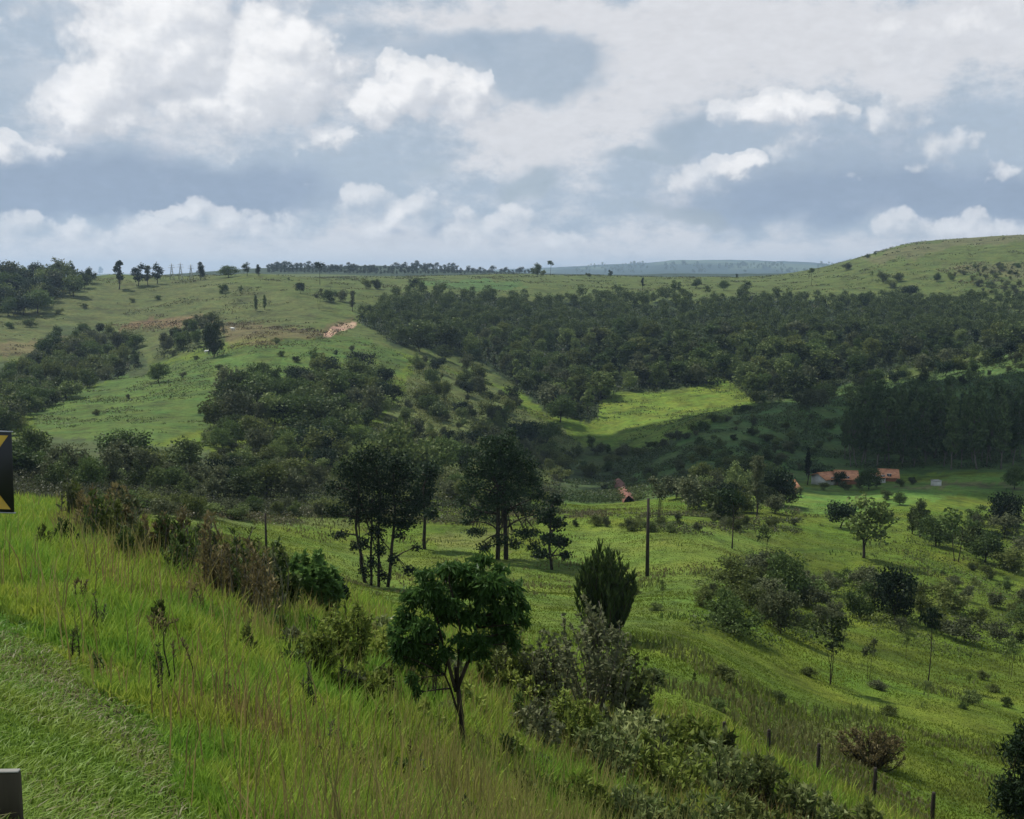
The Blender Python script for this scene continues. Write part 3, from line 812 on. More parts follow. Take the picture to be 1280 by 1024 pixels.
# dark bush band on the left valley side
scatter(['dome', 'scrub', 'thick', 'scrub'], [(-30, 612), (30, 592), (70, 586), (115, 592), (150, 586), (230, 586), (300, 574), (365, 584), (405, 600), (400, 626), (300, 628), (200, 618), (100, 622)], 22, 10, (2.6, 6.8),
        'dark bushy tree of the broad band below the spur field', 'dark bush band below the spur field', ymin=85, limit=130)
for px, py, h, w, lab in ((40, 585, 58, 1.0, 'dark spreading tree beside the chevron sign'), (163, 588, 58, 1.25, 'dark dome-shaped tree at the foot of the spur field'), (232, 592, 50, 1.2, 'second dark dome-shaped tree at the foot of the spur field'),
                          (335, 612, 40, 1.1, 'wide dark bush at the right of the bush band')):
    put('dome', px, py, h, lab, None, True, w, ymin=85)
scatter(['scrub', 'bush'], [(60, 640), (180, 630), (300, 640), (430, 640), (440, 652), (300, 652), (180, 646), (60, 652)], 22, 8, (1.6, 3.2), 'low grey-green shrub along the lower edge of the bush band', 'shrub edging of the bush band', ymin=80)
# trees left of the houses
scatter(['scrub', 'scrub', 'thick'], [(830, 640), (850, 615), (930, 590), (985, 606), (995, 622), (975, 648), (900, 652)], 21, 10, (3.5, 6.5), 'brownish bush of the thicket left of the houses', 'thicket left of the houses', ymin=150)
for px, py, h, w, lab in ((946, 645, 88, .8, 'tall dark tree with visible trunks left of the houses'), (968, 632, 55, .9, 'round dark tree between the thicket and the small orange roof'), (905, 640, 42, 1.0, 'lower dark tree above the thin crooked tree')):
    put('tall' if h > 80 else 'dome', px, py, h, lab, None, True, w, ymin=150)
put('dome', 1048, 608, 22, 'dark tree between the whitewashed house and the main farmhouse', None, False, .8, ymin=200)
put('cyp', 1009, 606, 56, 'dark narrow cypress beside the houses', None, True, .9, ymin=220)
put('dome', 1086, 612, 30, 'round bush-like tree between the two orange-roofed houses', None, True, 1.0, ymin=200)
put('dome', 1022, 600, 18, 'small green tree left of the large orange-roofed house', None, False, 1.0, ymin=200)
for px, py, h, w_, lab in ((1030, 613, 11, 1.5, 'low bush in front of the whitewashed house'), (1056, 613, 13, 1.4, 'low bush in front of the main farmhouse'), (1074, 612, 15, 1.0, 'dark bush at the right corner of the main farmhouse'),
                          (1096, 610, 11, 1.2, 'bush at the left corner of the right farmhouse'), (1126, 609, 11, 1.4, 'low bush in front of the right farmhouse'), (1140, 606, 12, 1.2, 'bush right of the right farmhouse'), (1000, 618, 10, 1.3, 'bush beside the small shed')):
    put('scrub', px, py, h, lab, None, False, w_, ymin=200)
# pasture trees on the right
RIGHT = [
    ('umb', 915, 686, 84, 'thin crooked tree with a drooping side branch on the pasture', .75), ('lone', 1080, 698, 84, 'full round tree with a short trunk in the right pasture', 1.05),
    ('cone', 1150, 672, 54, 'dark dense conifer on the slope right of the round pasture tree', .95), ('cone', 1140, 668, 40, 'smaller dark conifer leaning on the dense one', .9),
    ('wisp', 1195, 702, 74, 'loose ragged tree right of the dense conifers', 1.2), ('dome', 1268, 612, 34, 'dark tree on the terrace edge at the right', .8), ('dome', 1258, 668, 60, 'leafy tree at the right edge of the slope', .8),
    ('dome', 1050, 660, 40, 'low bushy tree left of the round pasture tree', 1.1), ('dome', 1125, 632, 18, 'small bush on the bright slope below the right house', 1.0), ('bush', 1108, 625, 14, 'smallest bush on the bright slope below the right house', 1.0),
    ('wisp', 955, 700, 50, 'sparse sapling left of the pasture bush belt', .9), ('dome', 988, 752, 72, 'darkest tree of the pasture bush belt', .85), ('dome', 1120, 778, 78, 'second dark tree of the pasture bush belt', .75),
    ('umb', 1160, 852, 104, 'thin straight sapling with a dark tuft on the lower pasture', .5), ('wisp', 1038, 856, 96, 'twin-stemmed sapling with a sparse crown on the lower pasture', .95), ('wisp', 1086, 850, 62, 'slight sapling right of the twin-stemmed one', .6),
    ('wisp', 1132, 824, 42, 'bare little sapling beside the straight one', .5), ('wisp', 828, 755, 34, 'tiny sapling on the open pasture right of the pole', .5), ('bush', 1212, 880, 20, 'small low bush on the lower right pasture', 1.0),
    ('bush', 1228, 850, 14, 'tiny low bush near the right edge of the pasture', .9), ('wisp', 1262, 850, 62, 'sparse sapling at the right edge of the lower pasture', .6), ('wisp', 868, 862, 26, 'small upright weed tree on the lower pasture', .5)]
for kn, px, py, h, lab, w in RIGHT:
    put(kn, px, py, h, lab, None, True, w, ymin=28)
scatter(['pbush', 'pbush', 'scrub'], [(880, 775), (885, 735), (925, 712), (1000, 715), (1050, 730), (1140, 748), (1200, 752), (1300, 752), (1300, 800), (1215, 812), (1120, 800), (1000, 790), (930, 800)], 34, 17, (1.2, 4.0),
        'leafy bush of the belt across the right pasture', 'bush belt across the right pasture', ymin=60)
scatter(['scrub', 'pbush', 'dome'], [(1165, 700), (1180, 650), (1235, 640), (1300, 630), (1300, 710), (1230, 720)], 34, 20, (3, 5.5), 'bush on the slope at the right edge', 'bushes on the right slope', ymin=120)
scatter(['pbush'], [(1120, 745), (1190, 700), (1300, 720), (1300, 745)], 36, 17, (1.0, 2.0), 'low bush above the belt across the right pasture', 'low bushes above the belt', ymin=100)
scatter(['bush', 'scrub'], [(700, 655), (1000, 648), (1010, 662), (860, 668), (720, 662)], 24, 9, (.9, 2.0), 'low weedy bush along the far edge of the valley pasture', 'weeds along the far pasture edge', ymin=120)
scatter(['bush'], [(660, 690), (850, 700), (860, 800), (800, 860), (840, 900), (1280, 900), (1280, 860), (860, 830)], 62, 40, (.4, .9), 'small tussock bush scattered on the valley pasture', 'tussocks on the valley pasture', ymin=40)

# ------------------------------------------------------------------ the stand-out trees of the valley and roadside
def own_tree(name, px, py, label, build, ymin=0, leaf='dark', bark='bark', extra=None):
    """a tree built for one place; build(m) gets metres per pixel there"""
    x, y, z = hit(px, py, ymin)
    m = (y * CT + (EYE - z) * ST) / F
    o = empty(name, (x, y, z - .05))
    tb, v, f = build(m)
    obj('trunk', tb.mesh(name + '_trunk', M[bark], True), o)
    obj('crown', mesh(name + '_crown', v, [f], [M[leaf]]), o)
    if extra: extra(o, m)
    return tag(o, label, 'tree')


def clumptree(stems, clumps, n, L, Wd, seed, droop=0.0, depth=.8, thick=.012, fill=2.0, outw=.6, grow=1.0):
    """stems: list of [(dx,dz,radius_px)...] polylines in pixels from the base; clumps: (dx,dz,rx,rz) in pixels. Depth offsets are real."""
    def build(m):
        rng = np.random.default_rng(seed)
        tb = MB(); paths = []
        for st in stems:
            yo = rng.uniform(-6, 6) * m; yd = rng.uniform(-18, 18) * m
            k = len(st) - 1
            pts = [np.array((p[0] * m, yo + yd * i / k, p[1] * m)) for i, p in enumerate(st)]
            pts[0] = pts[0] - np.array((0, 0, .3))
            fine, rad = [], []
            for i in range(k):
                for t in (0, .33, .66):
                    fine.append(pts[i] * (1 - t) + pts[i + 1] * t + rng.normal(size=3) * .4 * m); rad.append((st[i][2] * (1 - t) + st[i + 1][2] * t) * m)
            fine.append(pts[-1]); rad.append(st[-1][2] * m)
            tb.tube(fine, rad, 7); paths.append(fine)
        cl = []
        for dx, dz, rx, rz in clumps:
            cy = rng.uniform(-1, 1) * depth * max(30, rx) * m * .9
            cl.append((np.array((dx * m, cy, dz * m)), (rx * m * grow, rx * m * depth * grow, rz * m * grow)))
            c = cl[-1][0]
            best = min((q for pth in paths for q in pth[2:] if q[2] < c[2] + rz * m * .3), key=lambda q: np.linalg.norm(q - c) + .3 * abs(q[2] - c[2] * .6), default=paths[0][-1])
            lb = limb(best, c, rng, 5)
            tb.tube(lb, [1.3 * m * (1 - .75 * i / 4) for i in range(5)], 5)
            for _ in range(3):
                e = c + unit(1, rng)[0] * np.array((rx, rx * depth, rz)) * m * .75
                tb.tube(limb(lb[3], e, rng, 4), [.6 * m, .5 * m, .35 * m, .15 * m], 4)
        v, f = leafmesh('', cl, n, L * m, Wd * m, None, rng, droop, outw, fill)
        return tb, v, f
    return build


own_tree('broadleaf_tree', 470, 733, 'dark multi-stemmed tree with bare lower trunks in the left valley pasture', clumptree(
    [[(-14, 0, 2.3), (-20, 40, 1.9), (-26, 75, 1.5), (-22, 110, 1)], [(-6, 0, 1.8), (-6, 50, 1.5), (-4, 110, 1)], [(4, 0, 2), (3, 60, 1.6), (6, 130, 1)], [(14, 0, 2.3), (20, 50, 1.9), (24, 90, 1.5), (22, 130, 1)]],
    [(-30, 110, 22, 20), (-8, 135, 28, 24), (20, 120, 26, 22), (42, 96, 20, 15), (-5, 165, 22, 16), (-28, 150, 18, 16), (26, 150, 20, 16), (0, 95, 22, 14), (-24, 84, 14, 8), (34, 78, 16, 8), (-45, 64, 12, 5), (-2, 34, 9, 9), (42, 22, 10, 6), (50, 46, 6, 6), (14, 84, 12, 8), (52, 110, 12, 12), (-12, 60, 9, 9), (8, 52, 8, 10), (-28, 48, 7, 6), (24, 40, 7, 7), (2, 70, 12, 9), (-52, 98, 10, 8), (-14, 20, 8, 8), (10, 14, 9, 7), (30, 64, 9, 6), (-50, 128, 9, 9), (44, 140, 10, 9)],
    11500, 3.8, 2.2, 41, fill=2.1, grow=1.1), ymin=70)
own_tree('broadleaf_tree', 530, 688, 'slim dark tree just behind the multi-stemmed tree', clumptree(
    [[(0, 0, 2.4), (1, 40, 1.8), (0, 80, 1)]], [(0, 70, 16, 22), (6, 96, 14, 14), (-10, 56, 12, 8), (10, 50, 10, 8)], 1500, 4.6, 3, 42), ymin=90)
own_tree('broadleaf_tree', 628, 700, 'tallest dark tree with layered branches in the middle of the valley', clumptree(
    [[(-6, 0, 3), (-5, 60, 2.5), (-6, 100, 1.5)], [(5, 0, 3.2), (3, 60, 2.6), (2, 120, 1)]],
    [(-5, 138, 30, 16), (-22, 122, 22, 16), (16, 124, 24, 18), (0, 108, 36, 18), (34, 100, 20, 14), (-36, 94, 18, 14), (12, 88, 24, 12), (-14, 78, 20, 10), (-30, 60, 20, 8), (26, 62, 20, 9), (-8, 48, 14, 7), (30, 36, 18, 7), (-34, 34, 14, 6), (46, 80, 12, 10), (0, 152, 18, 8), (16, 20, 12, 7), (-50, 76, 9, 8), (-2, 26, 13, 8), (-22, 16, 12, 8), (0, 64, 12, 8), (48, 58, 9, 7), (-46, 46, 9, 6), (40, 18, 11, 8), (-40, 112, 10, 8), (36, 120, 10, 8), (10, 160, 9, 6), (-18, 150, 10, 7)],
    11500, 3.8, 2.2, 43, fill=2.0, grow=1.05), ymin=90, leaf='dark')
own_tree('broadleaf_tree', 690, 712, 'narrow dark tree with ragged tufts at the right of the tallest valley tree', clumptree(
    [[(0, 0, 2), (-4, 30, 1.6), (-2, 70, 1)]], [(-6, 72, 12, 14), (6, 56, 12, 10), (-4, 42, 12, 8), (12, 32, 12, 7), (-14, 24, 12, 6), (16, 18, 8, 6), (4, 88, 9, 9)], 1700, 4.6, 3, 44), ymin=80)
own_tree('broadleaf_tree', 575, 945, 'nearest tree on the bank with a dark forked trunk and drooping green leaves', clumptree(
    [[(0, 0, 4.2), (4, 30, 3.6), (0, 70, 3.2), (-4, 118, 3.2)], [(-4, 114, 2.6), (-20, 146, 1.8), (-26, 175, 1.3), (-36, 205, .8)], [(-4, 114, 2.8), (16, 142, 2.2), (24, 182, 1.6), (20, 222, .8)], [(-3, 118, 1.8), (2, 165, 1.4), (-8, 218, .8)], [(0, 78, 1.6), (-18, 108, 1.2), (-14, 140, .8)]],
    [(-34, 222, 18, 12), (-14, 236, 16, 11), (12, 240, 18, 12), (40, 232, 19, 12), (64, 216, 15, 12), (-56, 204, 15, 13), (-28, 198, 18, 12), (4, 212, 20, 12), (32, 208, 18, 12), (56, 194, 16, 12), (70, 178, 11, 12),
     (-66, 180, 14, 14), (-44, 176, 16, 12), (-16, 180, 16, 11), (14, 184, 16, 12), (40, 176, 16, 12), (58, 160, 13, 11), (-72, 156, 12, 16), (-54, 150, 14, 15), (-32, 154, 12, 12), (24, 158, 13, 10), (42, 150, 11, 9), (-68, 130, 10, 15), (-50, 124, 9, 14),
     (66, 146, 8, 9), (-58, 106, 7, 12), (-40, 132, 9, 11), (-8, 250, 12, 7), (28, 250, 13, 7), (78, 198, 8, 9), (2, 160, 12, 8), (-18, 142, 12, 9), (10, 140, 10, 8), (-76, 142, 8, 12), (-30, 120, 9, 9), (-52, 92, 5, 10), (-82, 168, 7, 8), (82, 172, 6, 7), (50, 238, 10, 7), (-40, 240, 10, 7), (30, 136, 9, 8), (-12, 202, 16, 11), (22, 226, 14, 10)],
    9500, 12, 2.9, 45, droop=.9, fill=1.9, outw=.9, grow=1.12), ymin=15, leaf='near')
own_tree('pine_tree', 1290, 1042, 'dark feathery conifer cut by the right edge of the picture', clumptree(
    [[(0, 0, 5), (0, 90, 3), (2, 170, 1)]], [(0, 30, 44, 22), (-10, 62, 36, 20), (8, 70, 34, 20), (-4, 98, 32, 18), (4, 126, 24, 18), (0, 154, 16, 16), (-26, 46, 22, 20), (-14, 118, 20, 16)], 6000, 9, 2.6, 46, droop=-.5), ymin=30, leaf='dark')


def shoots(name, px, py, label, n, hpx, wpx, leaf, seed, spindle=10, base=.25, ymin=0, nleaf=60, ll=11, lw=2.4, cat='bush', up=1.3, spread=1.0, bark='bark', part='leaves'):
    """a shrub of upright or arching shoots set with narrow leaves"""
    x, y, z = hit(px, py, ymin); m = (y * CT + (EYE - z) * ST) / F
    rng = np.random.default_rng(seed)
    o = empty(name, (x, y, z - .04)); tb = MB(); V = []
    for i in range(n):
        an = rng.uniform(0, 6.28); rr = math.sqrt(rng.uniform(0, 1))
        tip = np.array((math.cos(an) * rr * wpx * .5 * spread, math.sin(an) * rr * wpx * .5 * spread, hpx * (1 - .45 * rr ** 2) * rng.uniform(.82, 1.05))) * m
        st = limb((math.cos(an) * wpx * .05 * m, math.sin(an) * wpx * .05 * m, -.1), tip, rng, 6, .14)
        tb.tube(st, [1.3 * m * (1 - .8 * k / 5) for k in range(6)], 5)
        t = rng.uniform(base, 1, nleaf); ii = np.minimum((t * 5).astype(int), 4); fr = t * 5 - ii
        S = np.array(st); c = S[ii] * (1 - fr)[:, None] + S[ii + 1] * fr[:, None]
        ax = unit(nleaf, rng) + np.array((0, 0, up)); ax /= np.linalg.norm(ax, axis=1)[:, None]
        c = c + unit(nleaf, rng) * spindle * m * .35 * np.minimum(1.0, (1.15 - t))[:, None]
        v, f = leafquads(c + ax * ll * m * .4, ax, ll * m, lw * m, rng); V.append(v)
    V = np.concatenate(V); V[:, 2] = np.maximum(V[:, 2], .02)
    obj('stems', tb.mesh(name + '_stems', M[bark], True), o)
    obj(part, mesh(name + '_' + part, V, [np.arange(len(V)).reshape(-1, 4)], [M[leaf]]), o)
    return tag(o, label, cat)


shoots('spiky_shrub', 757, 800, 'dark shrub of upright spiky shoots on the bank below the pole', 62, 124, 78, 'mid', 61, 9, .08, 20, 90, 12, 2.2, up=2.2)
shoots('twiggy_shrub', 740, 900, 'grey-leaved twiggy shrub in front of the spiky one', 32, 165, 130, 'twig', 62, 26, .3, 18, 70, 7, 4, up=.4, bark='palebark')
shoots('twiggy_shrub', 690, 905, 'lower grey-leaved shrub right of the nearest tree', 22, 120, 90, 'twig', 63, 24, .3, 18, 60, 7, 4, up=.4)
shoots('twiggy_shrub', 780, 905, 'grey-leaved shrub at the right flank of the twiggy one', 26, 110, 80, 'olive', 64, 24, .3, 18, 60, 7, 4, up=.4)
shoots('leafy_bush', 392, 772, 'dark dense bush beside the reddish weeds on the bank', 30, 92, 66, 'near', 65, 26, .15, 22, 150, 9, 5, up=.2)
shoots('leafy_bush', 340, 772, 'dark loose bush left of the dense one on the bank', 22, 100, 70, 'mid', 66, 26, .2, 22, 90, 9, 5, up=.2)
shoots('leafy_bush', 418, 762, 'small dark bush at the right foot of the dense one', 14, 40, 44, 'dark', 67, 16, .1, 22, 80, 8, 4, up=.2)
shoots('twiggy_shrub', 640, 880, 'olive twiggy shrub close behind the right side of the nearest tree', 26, 105, 80, 'olive', 161, 24, .25, 16, 60, 7, 3.6, up=.5, bark='palebark')
shoots('twiggy_shrub', 668, 950, 'low olive twiggy shrub in front of the grey shrubs', 24, 80, 80, 'twig', 162, 24, .25, 16, 55, 8, 4, up=.5, bark='palebark')
BR = [(435, 848, 100, 90, 'tallest yellow-green shrub on the bank left of the nearest tree'), (480, 850, 76, 80, 'yellow-green shrub next to the nearest tree'), (395, 856, 80, 70, 'yellow-green shrub below the dense dark bush'),
      (660, 890, 80, 90, 'yellow-green shrub right of the trunk of the nearest tree'), (520, 868, 80, 70, 'yellow-green shrub half hidden behind the nearest tree'),
      (620, 850, 90, 80, 'yellow-green shrub behind the crown of the nearest tree at its right'), (450, 885, 60, 80, 'lowest yellow-green shrub in front of the tallest one'), (715, 950, 90, 90, 'yellow-green shrub between the grey shrub and the coarse thicket')]
for i, (px, py, h, w, lab) in enumerate(BR):
    shoots('leafy_shrub', px, py, lab, 30, h, w, 'bright', 70 + i, 28, .25, 10, 60, 8, 3.2, up=.6)
CO = [(760, 985, 85, 110, 'coarse-leaved shrub at the left of the lower right thicket'), (830, 1005, 95, 120, 'largest coarse-leaved shrub with glinting leaves at the bottom'), (895, 1010, 95, 110, 'coarse-leaved shrub in the middle of the lower right thicket'),
      (950, 1022, 85, 100, 'coarse-leaved shrub left of the middle fence post'), (1010, 1050, 72, 90, 'coarse-leaved shrub between two fence posts at the bottom'), (720, 1040, 80, 90, 'coarse-leaved shrub at the bottom left of the thicket'),
      (860, 1075, 100, 120, 'coarse-leaved shrub cut by the bottom edge'), (1075, 1060, 60, 80, 'lowest coarse-leaved shrub under the fence line'), (790, 950, 66, 90, 'upper coarse-leaved shrub at the left of the thicket'), (860, 955, 70, 80, 'upper coarse-leaved shrub in the middle of the thicket'),
      (790, 1060, 84, 100, 'coarse-leaved shrub at the bottom under the largest one'), (930, 1070, 84, 100, 'coarse-leaved shrub at the bottom right of the thicket')]
for i, (px, py, h, w, lab) in enumerate(CO):
    shoots('coarse_shrub', px, py, lab, 26, h, w, ['glossy', 'bright', 'glossy', 'olive'][i % 4], 80 + i, 30, .3, 12, 44, 11, 3.6, up=.8)
shoots('rusty_bush', 1088, 958, 'low diffuse reddish-brown bush behind the fence posts', 60, 50, 92, 'rust', 95, 16, .2, 35, 44, 5, 2, up=.9)
rw = np.random.default_rng(77)
for i in range(46):
    t = rw.uniform(0, 1); px = 95 + 250 * t + rw.uniform(-22, 22); py = 668 + 112 * t ** 1.1 + rw.uniform(-16, 14)
    shoots('tall_weed', px, py, 'tall reddish-brown weed of the dense row along the top of the bank', 9, rw.uniform(55, 80) + 30 * t, 30 + 14 * t, ['rust', 'olive', 'rust', 'mid', 'rust', 'grey'][i % 6], 100 + i, 10, .3, 14, 34, 8, 2.6, cat='weed', up=1.2, bark='palebark', spread=.8)['group'] = 'weeds along the bank'
shoots('upright_weed', 82, 700, 'dark green upright weed near the chevron sign', 12, 56, 26, 'mid', 111, 10, .2, 12, 60, 7, 2.6, cat='weed')
shoots('upright_weed', 55, 702, 'slender green weed nearest the chevron sign', 9, 48, 20, 'olive', 112, 10, .2, 12, 50, 7, 2.4, cat='weed')
shoots('dead_stalk', 224, 872, 'tall dark dead stalk standing in the bright roadside grass', 3, 130, 12, 'rust', 113, 6, .7, 8, 20, 7, 2, spread=.8, cat='weed', part='seed_head')
for i, (px, py, h, lab) in enumerate(((200, 800, 60, 'leafy weed with pale flower heads in the roadside grass'), (312, 828, 50, 'smaller pale-topped weed on the bank below the dead stalk'))):
    shoots('leafy_weed', px, py, lab, 5, h, 22, 'olive', 120 + i, 10, .2, 8, 40, 9, 3, cat='weed')


rw = np.random.default_rng(31)
for i in range(34):
    px, py = rw.uniform(90, 560), 0
    py = rw.uniform(680 + .35 * px, 780 + .6 * px)
    shoots('stalky_weed', px, py, 'thin tall weed stalk standing out of the bright roadside grass', 3, rw.uniform(40, 85), rw.uniform(10, 24), ['rust', 'olive', 'twig', 'rust', 'mid'][i % 5], 400 + i, 7, .45, 9, 26, 6, 2, cat='weed', up=1.1, spread=.9)['group'] = 'weed stalks in the roadside grass'
n_ = 0
while n_ < 90:
    px, py = rw.uniform(330, 1000), rw.uniform(800, 1070)
    if not inpoly([px], [py], [(330, 800), (470, 800), (640, 850), (760, 890), (880, 930), (1000, 1000), (1000, 1070), (480, 1070), (400, 930)])[0]: continue
    right = px > 640
    shoots('leafy_weed', px, py, 'low leafy weed among the brown grass of the lower bank', 8, rw.uniform(28, 62), rw.uniform(24, 44), ['bright', 'olive', 'glossy', 'mid', 'bright', 'grey'][n_ % 6], 300 + n_, 14, .15, 8, 34, 10, 4, cat='weed', up=.7)['group'] = 'leafy weeds of the lower bank'
    n_ += 1

# ------------------------------------------------------------------ grasses
def bladeset(name, label, P, h, w, lean, c0, c1, seed, bend=.5, mat='blade'):
    rng = np.random.default_rng(seed); n = len(P)
    an = rng.uniform(0, 6.28, n); d = np.stack([np.cos(an), np.sin(an), 0 * an], -1)
    an2 = rng.uniform(0, 6.28, n); e = np.stack([np.cos(an2), np.sin(an2), 0 * an2], -1) * (w * .5)[:, None]
    up = np.array((0, 0, 1.0)); h = h[:, None]; ln = (lean * rng.uniform(.2, 1.3, n))[:, None]
    mid = P + up * h * .55 + d * h * ln * .28; tip = P + up * h * (1 - .25 * ln) + d * h * ln * (.75 + bend * .3)
    v = np.stack([P - e, P + e, mid - e * .8, mid + e * .8, tip], 1).reshape(-1, 3)
    b = np.arange(n)[:, None] * 5
    t = rng.uniform(0, 1, n)[:, None]
    c = c0 * (1 - t) + c1 * t
    o = obj(name, mesh(name, v, [np.concatenate([b, b + 1, b + 3, b + 2], 1), np.concatenate([b + 2, b + 3, b + 4], 1)], [M[mat]], col=np.repeat(c, 5, 0)))
    return tag(o, label, 'grass', kind='stuff')


def field(n, y0, y1, seed, amax=.6):
    """points thinning out with distance, as (x, y, z, photo x, photo y)"""
    rng = np.random.default_rng(seed)
    a = rng.uniform(-amax, amax, n); y = np.exp(rng.uniform(math.log(y0), math.log(y1), n)); x = a * y
    z = zat(x, y); px, py = project(x, y, z)
    return x, y, z, px, py


G3 = lambda *c: np.array(c, float)
x, y, z, px, py = field(330000, 2.6, 66, 201)
edge = inpoly(px, py, tall_edge) & (y < 16)
n1 = fbm(x / 2.2, y / 2.2, 61, 3); n2 = fbm(x / .8, y / .8, 67, 3)
P = np.stack([x, y, z - .02], -1)
# short mown verge with dead clippings
k = edge & (y < 16)
x2, y2, z2, px2, py2 = field(420000, 2.6, 16, 207, .62)
ej = 46 * fbm(x2 / .9, y2 / .9, 81, 3); ek = 26 * fbm(x2 / .9, y2 / .9, 83, 3)
r2 = np.random.default_rng(6).uniform(0, 1, len(x2))
k2 = np.nonzero(inpoly(px2 + ej - 30 * r2, py2 + ek + 10 * r2, tall_edge))[0]
r2 = r2[k2]
cl2 = fbm(x2[k2] / .5, y2[k2] / .5, 91, 4)
rd = rutdist(px2[k2], py2[k2])
d2 = (r2 < np.clip(cl2 * 1.1, .03, .36) + .30 * smooth(rd + 30 * cl2, 46, 8))
thin = np.random.default_rng(19).uniform(0, 1, len(k2)) < .75 * smooth(rd + 40 * cl2, 26, 6)
hue = np.clip(fbm(x2[k2] / 1.3, y2[k2] / 1.3, 93, 3) + .5, 0, 1)[:, None]
gA = G3(.105, .215, .024) * hue + G3(.170, .230, .034) * (1 - hue)
c0 = np.where(d2[:, None], G3(.135, .130, .045), gA); c1 = np.where(d2[:, None], G3(.215, .210, .085), gA * 1.4)
bladeset('mown_grass', 'short mown verge grass with pale dead clippings at the lower left', np.stack([x2, y2, z2 - .01], -1)[k2], np.where(thin, .25, 1) * np.where(d2, .03, .045) + .05 * np.random.default_rng(8).uniform(0, 1, len(k2)), .008 + .0006 * y2[k2], np.where(d2, 2.0, 1.1), c0, c1, 7)
# tall bright grass of the bank, turning to brown weeds on the right
bj = inpoly(px + 26 * fbm(x / 5, y / 5, 71, 3), py + 22 * fbm(x / 5, y / 5, 73, 3), P_BANK)
ee = inpoly(px + 46 * fbm(x / .9, y / .9, 81, 3) + 10, py + 26 * fbm(x / .9, y / .9, 83, 3), tall_edge) & (y < 16)
k = ~ee & bj
dryn = smooth(px + 260 * n1 + 110 * n2, 330, 780)
dryn = np.maximum(dryn, .9 * smooth(py - (640 + .38 * px) + 30 * n1, 60, 5) * (px < 420) * (px > 70))
rr = np.random.default_rng(3).uniform(0, 1, len(x))
isdry = k & (rr < .013 + dryn * np.clip(.23 + .5 * n2, .06, .46))
isg = np.nonzero(k & ~isdry)[0]
clump = np.clip(fbm(x / .35, y / .35, 47, 2) + .45, 0, 1)
# grass grows up gradually from the mown edge
dist = 1 - sum(inpoly(px - q_ + 46 * fbm(x / .9, y / .9, 81, 3), py + .6 * q_ + 26 * fbm(x / .9, y / .9, 83, 3), tall_edge).astype(float) for q_ in (8, 22, 40, 62, 88)) / 5
hg = (.14 + .22 * np.clip(fbm(x[isg] / 1.5, y[isg] / 1.5, 49, 2) + .2, 0, 1) + .34 * clump[isg] + .16 * n1[isg] + .14 * rr[isg]) * np.clip(.8 + y[isg] / 60, .8, 1.4) * np.where(y[isg] < 16, .30 + .70 * dist[isg], 1)
yel = np.clip(n2[isg] * 1.3 + .5 + .5 * n1[isg], 0, 1)[:, None]
c0 = G3(.125, .250, .024) * (1 - yel) + G3(.235, .305, .030) * yel; c1 = G3(.215, .365, .048) * (1 - yel) + G3(.400, .445, .075) * yel
dk = (1 - .10 * dryn[isg])[:, None]
bladeset('tall_grass', 'tall bright green and yellow grass covering the roadside bank', P[isg], hg, .009 + .0010 * y[isg], np.full(len(isg), .5), c0 * dk, c1 * dk, 4)
isd = np.nonzero(isdry)[0]
red = np.clip(fbm(x[isd] / 3, y[isd] / 3, 88, 3) + .5, 0, 1)[:, None]
c0 = G3(.19, .19, .050) * (1 - red) + G3(.15, .105, .045) * red; c1 = G3(.33, .32, .10) * (1 - red) + G3(.25, .18, .075) * red
bladeset('dry_grass', 'brown and reddish dry weed stalks mixed through the lower bank', P[isd], .35 + .75 * np.random.default_rng(12).uniform(0, 1, len(isd)) ** 1.6, .006 + .0008 * y[isd], np.full(len(isd), .28), c0, c1, 5)
# pasture of the valley floor
x, y, z, px, py = field(420000, 26, 210, 203, .58)
k = ~inpoly(px + 26 * fbm(x / 5, y / 5, 71, 3), py + 22 * fbm(x / 5, y / 5, 73, 3), P_BANK)
k = np.nonzero(k)[0]
n1 = fbm(x[k] / 9, y[k] / 9, 63, 4); n2 = fbm(x[k] / 30, y[k] / 30, 64, 3); n3 = fbm(x[k] / 2.5, y[k] / 2.5, 65, 3)
yel = np.clip(n1 * .9 + .5 + .4 * n3, 0, 1)[:, None]; br = (np.clip(n2 * 1.8 - .3 + .5 * n3, 0, 1) * .8)[:, None]
c0 = G3(.084, .134, .011) * (1 - yel) + G3(.118, .152, .013) * yel; c1 = G3(.098, .154, .013) * (1 - yel) + G3(.144, .174, .018) * yel
c0 = c0 * (1 - br) + G3(.12, .10, .045) * br; c1 = c1 * (1 - br) + G3(.17, .14, .07) * br
bladeset('pasture_grass', 'uneven green pasture grass on the valley floor', np.stack([x, y, z - .03], -1)[k], .07 + .16 * np.clip(n1 * .6 + n3 * .7 + .35, 0, 1), .012 + .0007 * y[k], np.full(len(k), .6), c0, c1, 8)


